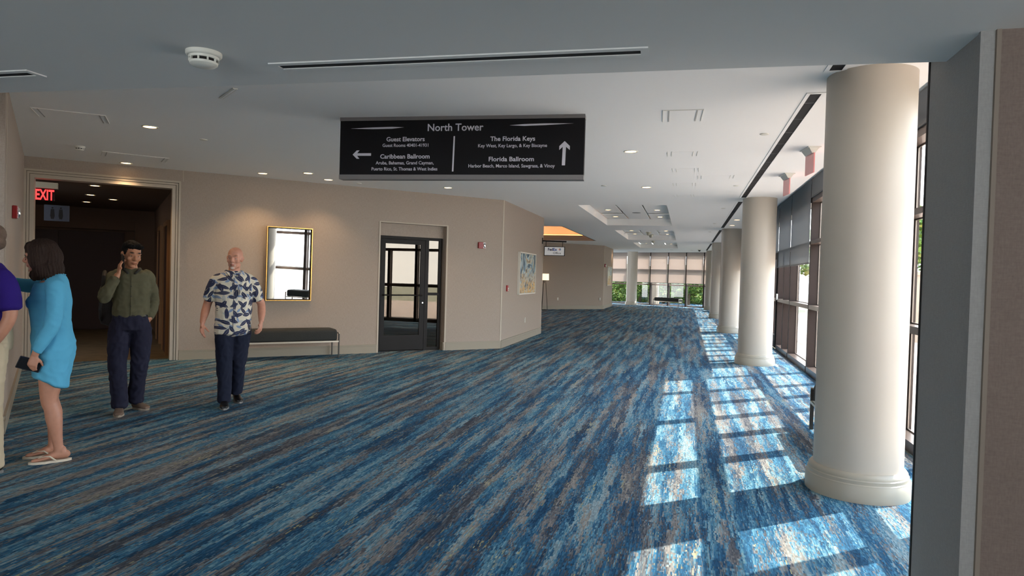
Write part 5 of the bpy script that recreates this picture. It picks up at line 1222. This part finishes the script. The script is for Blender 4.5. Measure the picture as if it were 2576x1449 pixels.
for (hx, y, tx, ty) in ((.125, -.085, -.125, -.095), (.085, .12, -.165, .10)):
    d = Vector((tx-hx, ty-y, 0)); L_ = d.length; d.normalize(); l_ = Vector((-d.y, d.x, 0)); pts = []
    for k in range(28):
        t = k/28*2*math.pi; u = .5+.55*math.cos(t); wv = (.046 if u > .5 else .036)*math.sin(t); p = Vector((hx, y, 0))+d*u*L_+l_*wv; pts.append((p.x, p.y))
    b = MB(); b.prism(pts, 0, .018); o = b.build('flip_flop', cream, F_)
    P = lambda u, z, q=0: tuple(Vector((hx, y, z))+d*u*L_+l_*q)
    b = MB(); b.tube([P(.36, .018, .042), P(.52, .052, .034), P(.68, .048, .02), P(.80, .036, .014), P(.82, .016, .014)], .006, 8); b.tube([P(.36, .018, -.042), P(.52, .050, -.034), P(.66, .050, -.01), P(.80, .038, .012)], .006, 8); b.build('thong_strap', cream, o, True)
pu = thing('phone_case', 'dark blue phone case held low in the hand of the woman in turquoise', 'phone', at_person(F_, (-.135, -.185, .765)), F_.rotation_euler.z)
pu.rotation_euler = (R(6), R(20), F_.rotation_euler.z+R(8)); MB().box(-.075, .075, -.010, .010, -.045, .045, .004).build('case', mat('case_navy', srgb(28, 34, 52), .35), pu); MB().box(-.07, .07, -.0115, -.010, -.040, .040).build('screen', mat('screen_black', (.01, .01, .012, 1), .1), pu)

# ---- man in the purple shirt, cut by the left border ----------------------------------------------
Q_ = person('person', (-4.84, 3.76), 'man in purple polo shirt and khaki trousers, half cut off by the left border')
fh = Vector((-1, .30, -.05)); Mh = frame_of(fh, (0, 0, 1)); hc = (-.02, .0, 1.648); lt = (.30, 1, 0)
s = Sculpt(); T = head_shape(s, hc, Mh)
s.limb([(-.04, 0, 1.60, .055, .058), (-.02, 0, 1.53, .058, .062), (.0, 0, 1.47, .075, .075), (0, 0, 1.40, .12, .09)], lt)
s.limb([(0, 0, 1.45, .14, .09), (-.01, 0, 1.32, .16, .115), (0, 0, 1.12, .15, .12), (.0, 0, .98, .155, .12), (0, 0, .90, .15, .11)], lt, flat=2.4)
s.limb([(.04, -.16, 1.42, .055), (.085, -.20, 1.36, .055), (.115, -.22, 1.23, .050), (.115, -.23, 1.12, .043), (.07, -.225, 1.02, .040), (.02, -.20, .93, .030)], lt)
hand_shape(s, (.015, -.195, .92), (-.55, .15, -1), (.2, 1, 0), 1, .30, .98)
s.limb([(-.06, .16, 1.42, .055), (-.10, .20, 1.36, .055), (-.11, .22, 1.23, .050), (-.11, .23, 1.14, .043), (-.24, .20, 1.08, .040), (-.34, .18, 1.06, .030)], lt)
hand_shape(s, (-.35, .18, 1.06), (-1, 0, .1), (0, 0, -1), 1, .3, .98)
for y in (-.09, .09): s.limb([(0, y, .92, .085), (.0, y, .70, .075), (.0, y, .50, .055), (.015, y, .30, .052), (.02, y, .10, .036)], lt)
body = s.remesh('body', [skin_mat('skin_purple', 0, 0, 0)], Q_, .0062, 2)
paint(body, srgb(186, 130, 104), [])
eyes(Q_, T, 1, Mh)
s = Sculpt(); 
for c_, r in (((0, -.03, .056), (.083, .094, .084)), ((0, -.07, .0), (.076, .046, .055))): s.ell(T(c_), r, Mh)
s.remesh('hair', [mat('greying_brown_hair', srgb(104, 84, 70), .7, bump=(160, .5))], Q_, .006, 1, wrinkle(.003, (60, 60, 60), 3))
purp = cloth('purple_pique', srgb(44, 26, 112), .85); s = Sculpt()
s.limb([(.0, 0, 1.50, .078, .072), (.0, 0, 1.475, .115, .088), (.0, 0, 1.44, .185, .108), (0, 0, 1.37, .208, .132), (0, 0, 1.24, .198, .142), (0, 0, 1.12, .185, .142), (0, 0, 1.05, .178, .138)], lt, n=32, flat=2.35)
s.limb([(.02, -.13, 1.42, .075), (.075, -.19, 1.37, .080), (.108, -.215, 1.26, .078), (.115, -.225, 1.185, .075)], lt); s.limb([(-.04, .13, 1.42, .075), (-.095, .19, 1.37, .080), (-.11, .215, 1.26, .078), (-.11, .225, 1.185, .075)], lt)
s.remesh('polo_shirt', [purp], Q_, .009, 3, wrinkle(.008, (8, 8, 6), 41))
kh = cloth('khaki_cotton', srgb(196, 180, 152), .9); s = Sculpt()
s.limb([(0, 0, 1.04, .165, .125), (0, 0, .95, .172, .132), (0, 0, .88, .155, .13)], lt, flat=2.4)
for y in (-.088, .088): s.limb([(0, y, .93, .095, .11), (.0, y, .80, .098, .105), (-.0, y, .52, .080, .086), (.01, y, .30, .072, .078), (.02, y, .10, .070, .076), (.02, y, .05, .070, .076)], lt)
s.remesh('trousers', [kh], Q_, .010, 3, wrinkle(.014, (12, 12, 8), 51, .6))
q = Sculpt(); q.limb([(0, 0, 1.03, .170, .132), (0, 0, 1.055, .170, .132)], lt, n=40, flat=2.4); q.remesh('belt', [mat('brown_belt', srgb(70, 40, 28), .5)], Q_, .007, 1)
shoe('shoe', (-.19, -.02, 0), (.09, -.10, 0), blk, slp, Q_); shoe('shoe', (-.19, .15, 0), (.09, .08, 0), blk, slp, Q_)
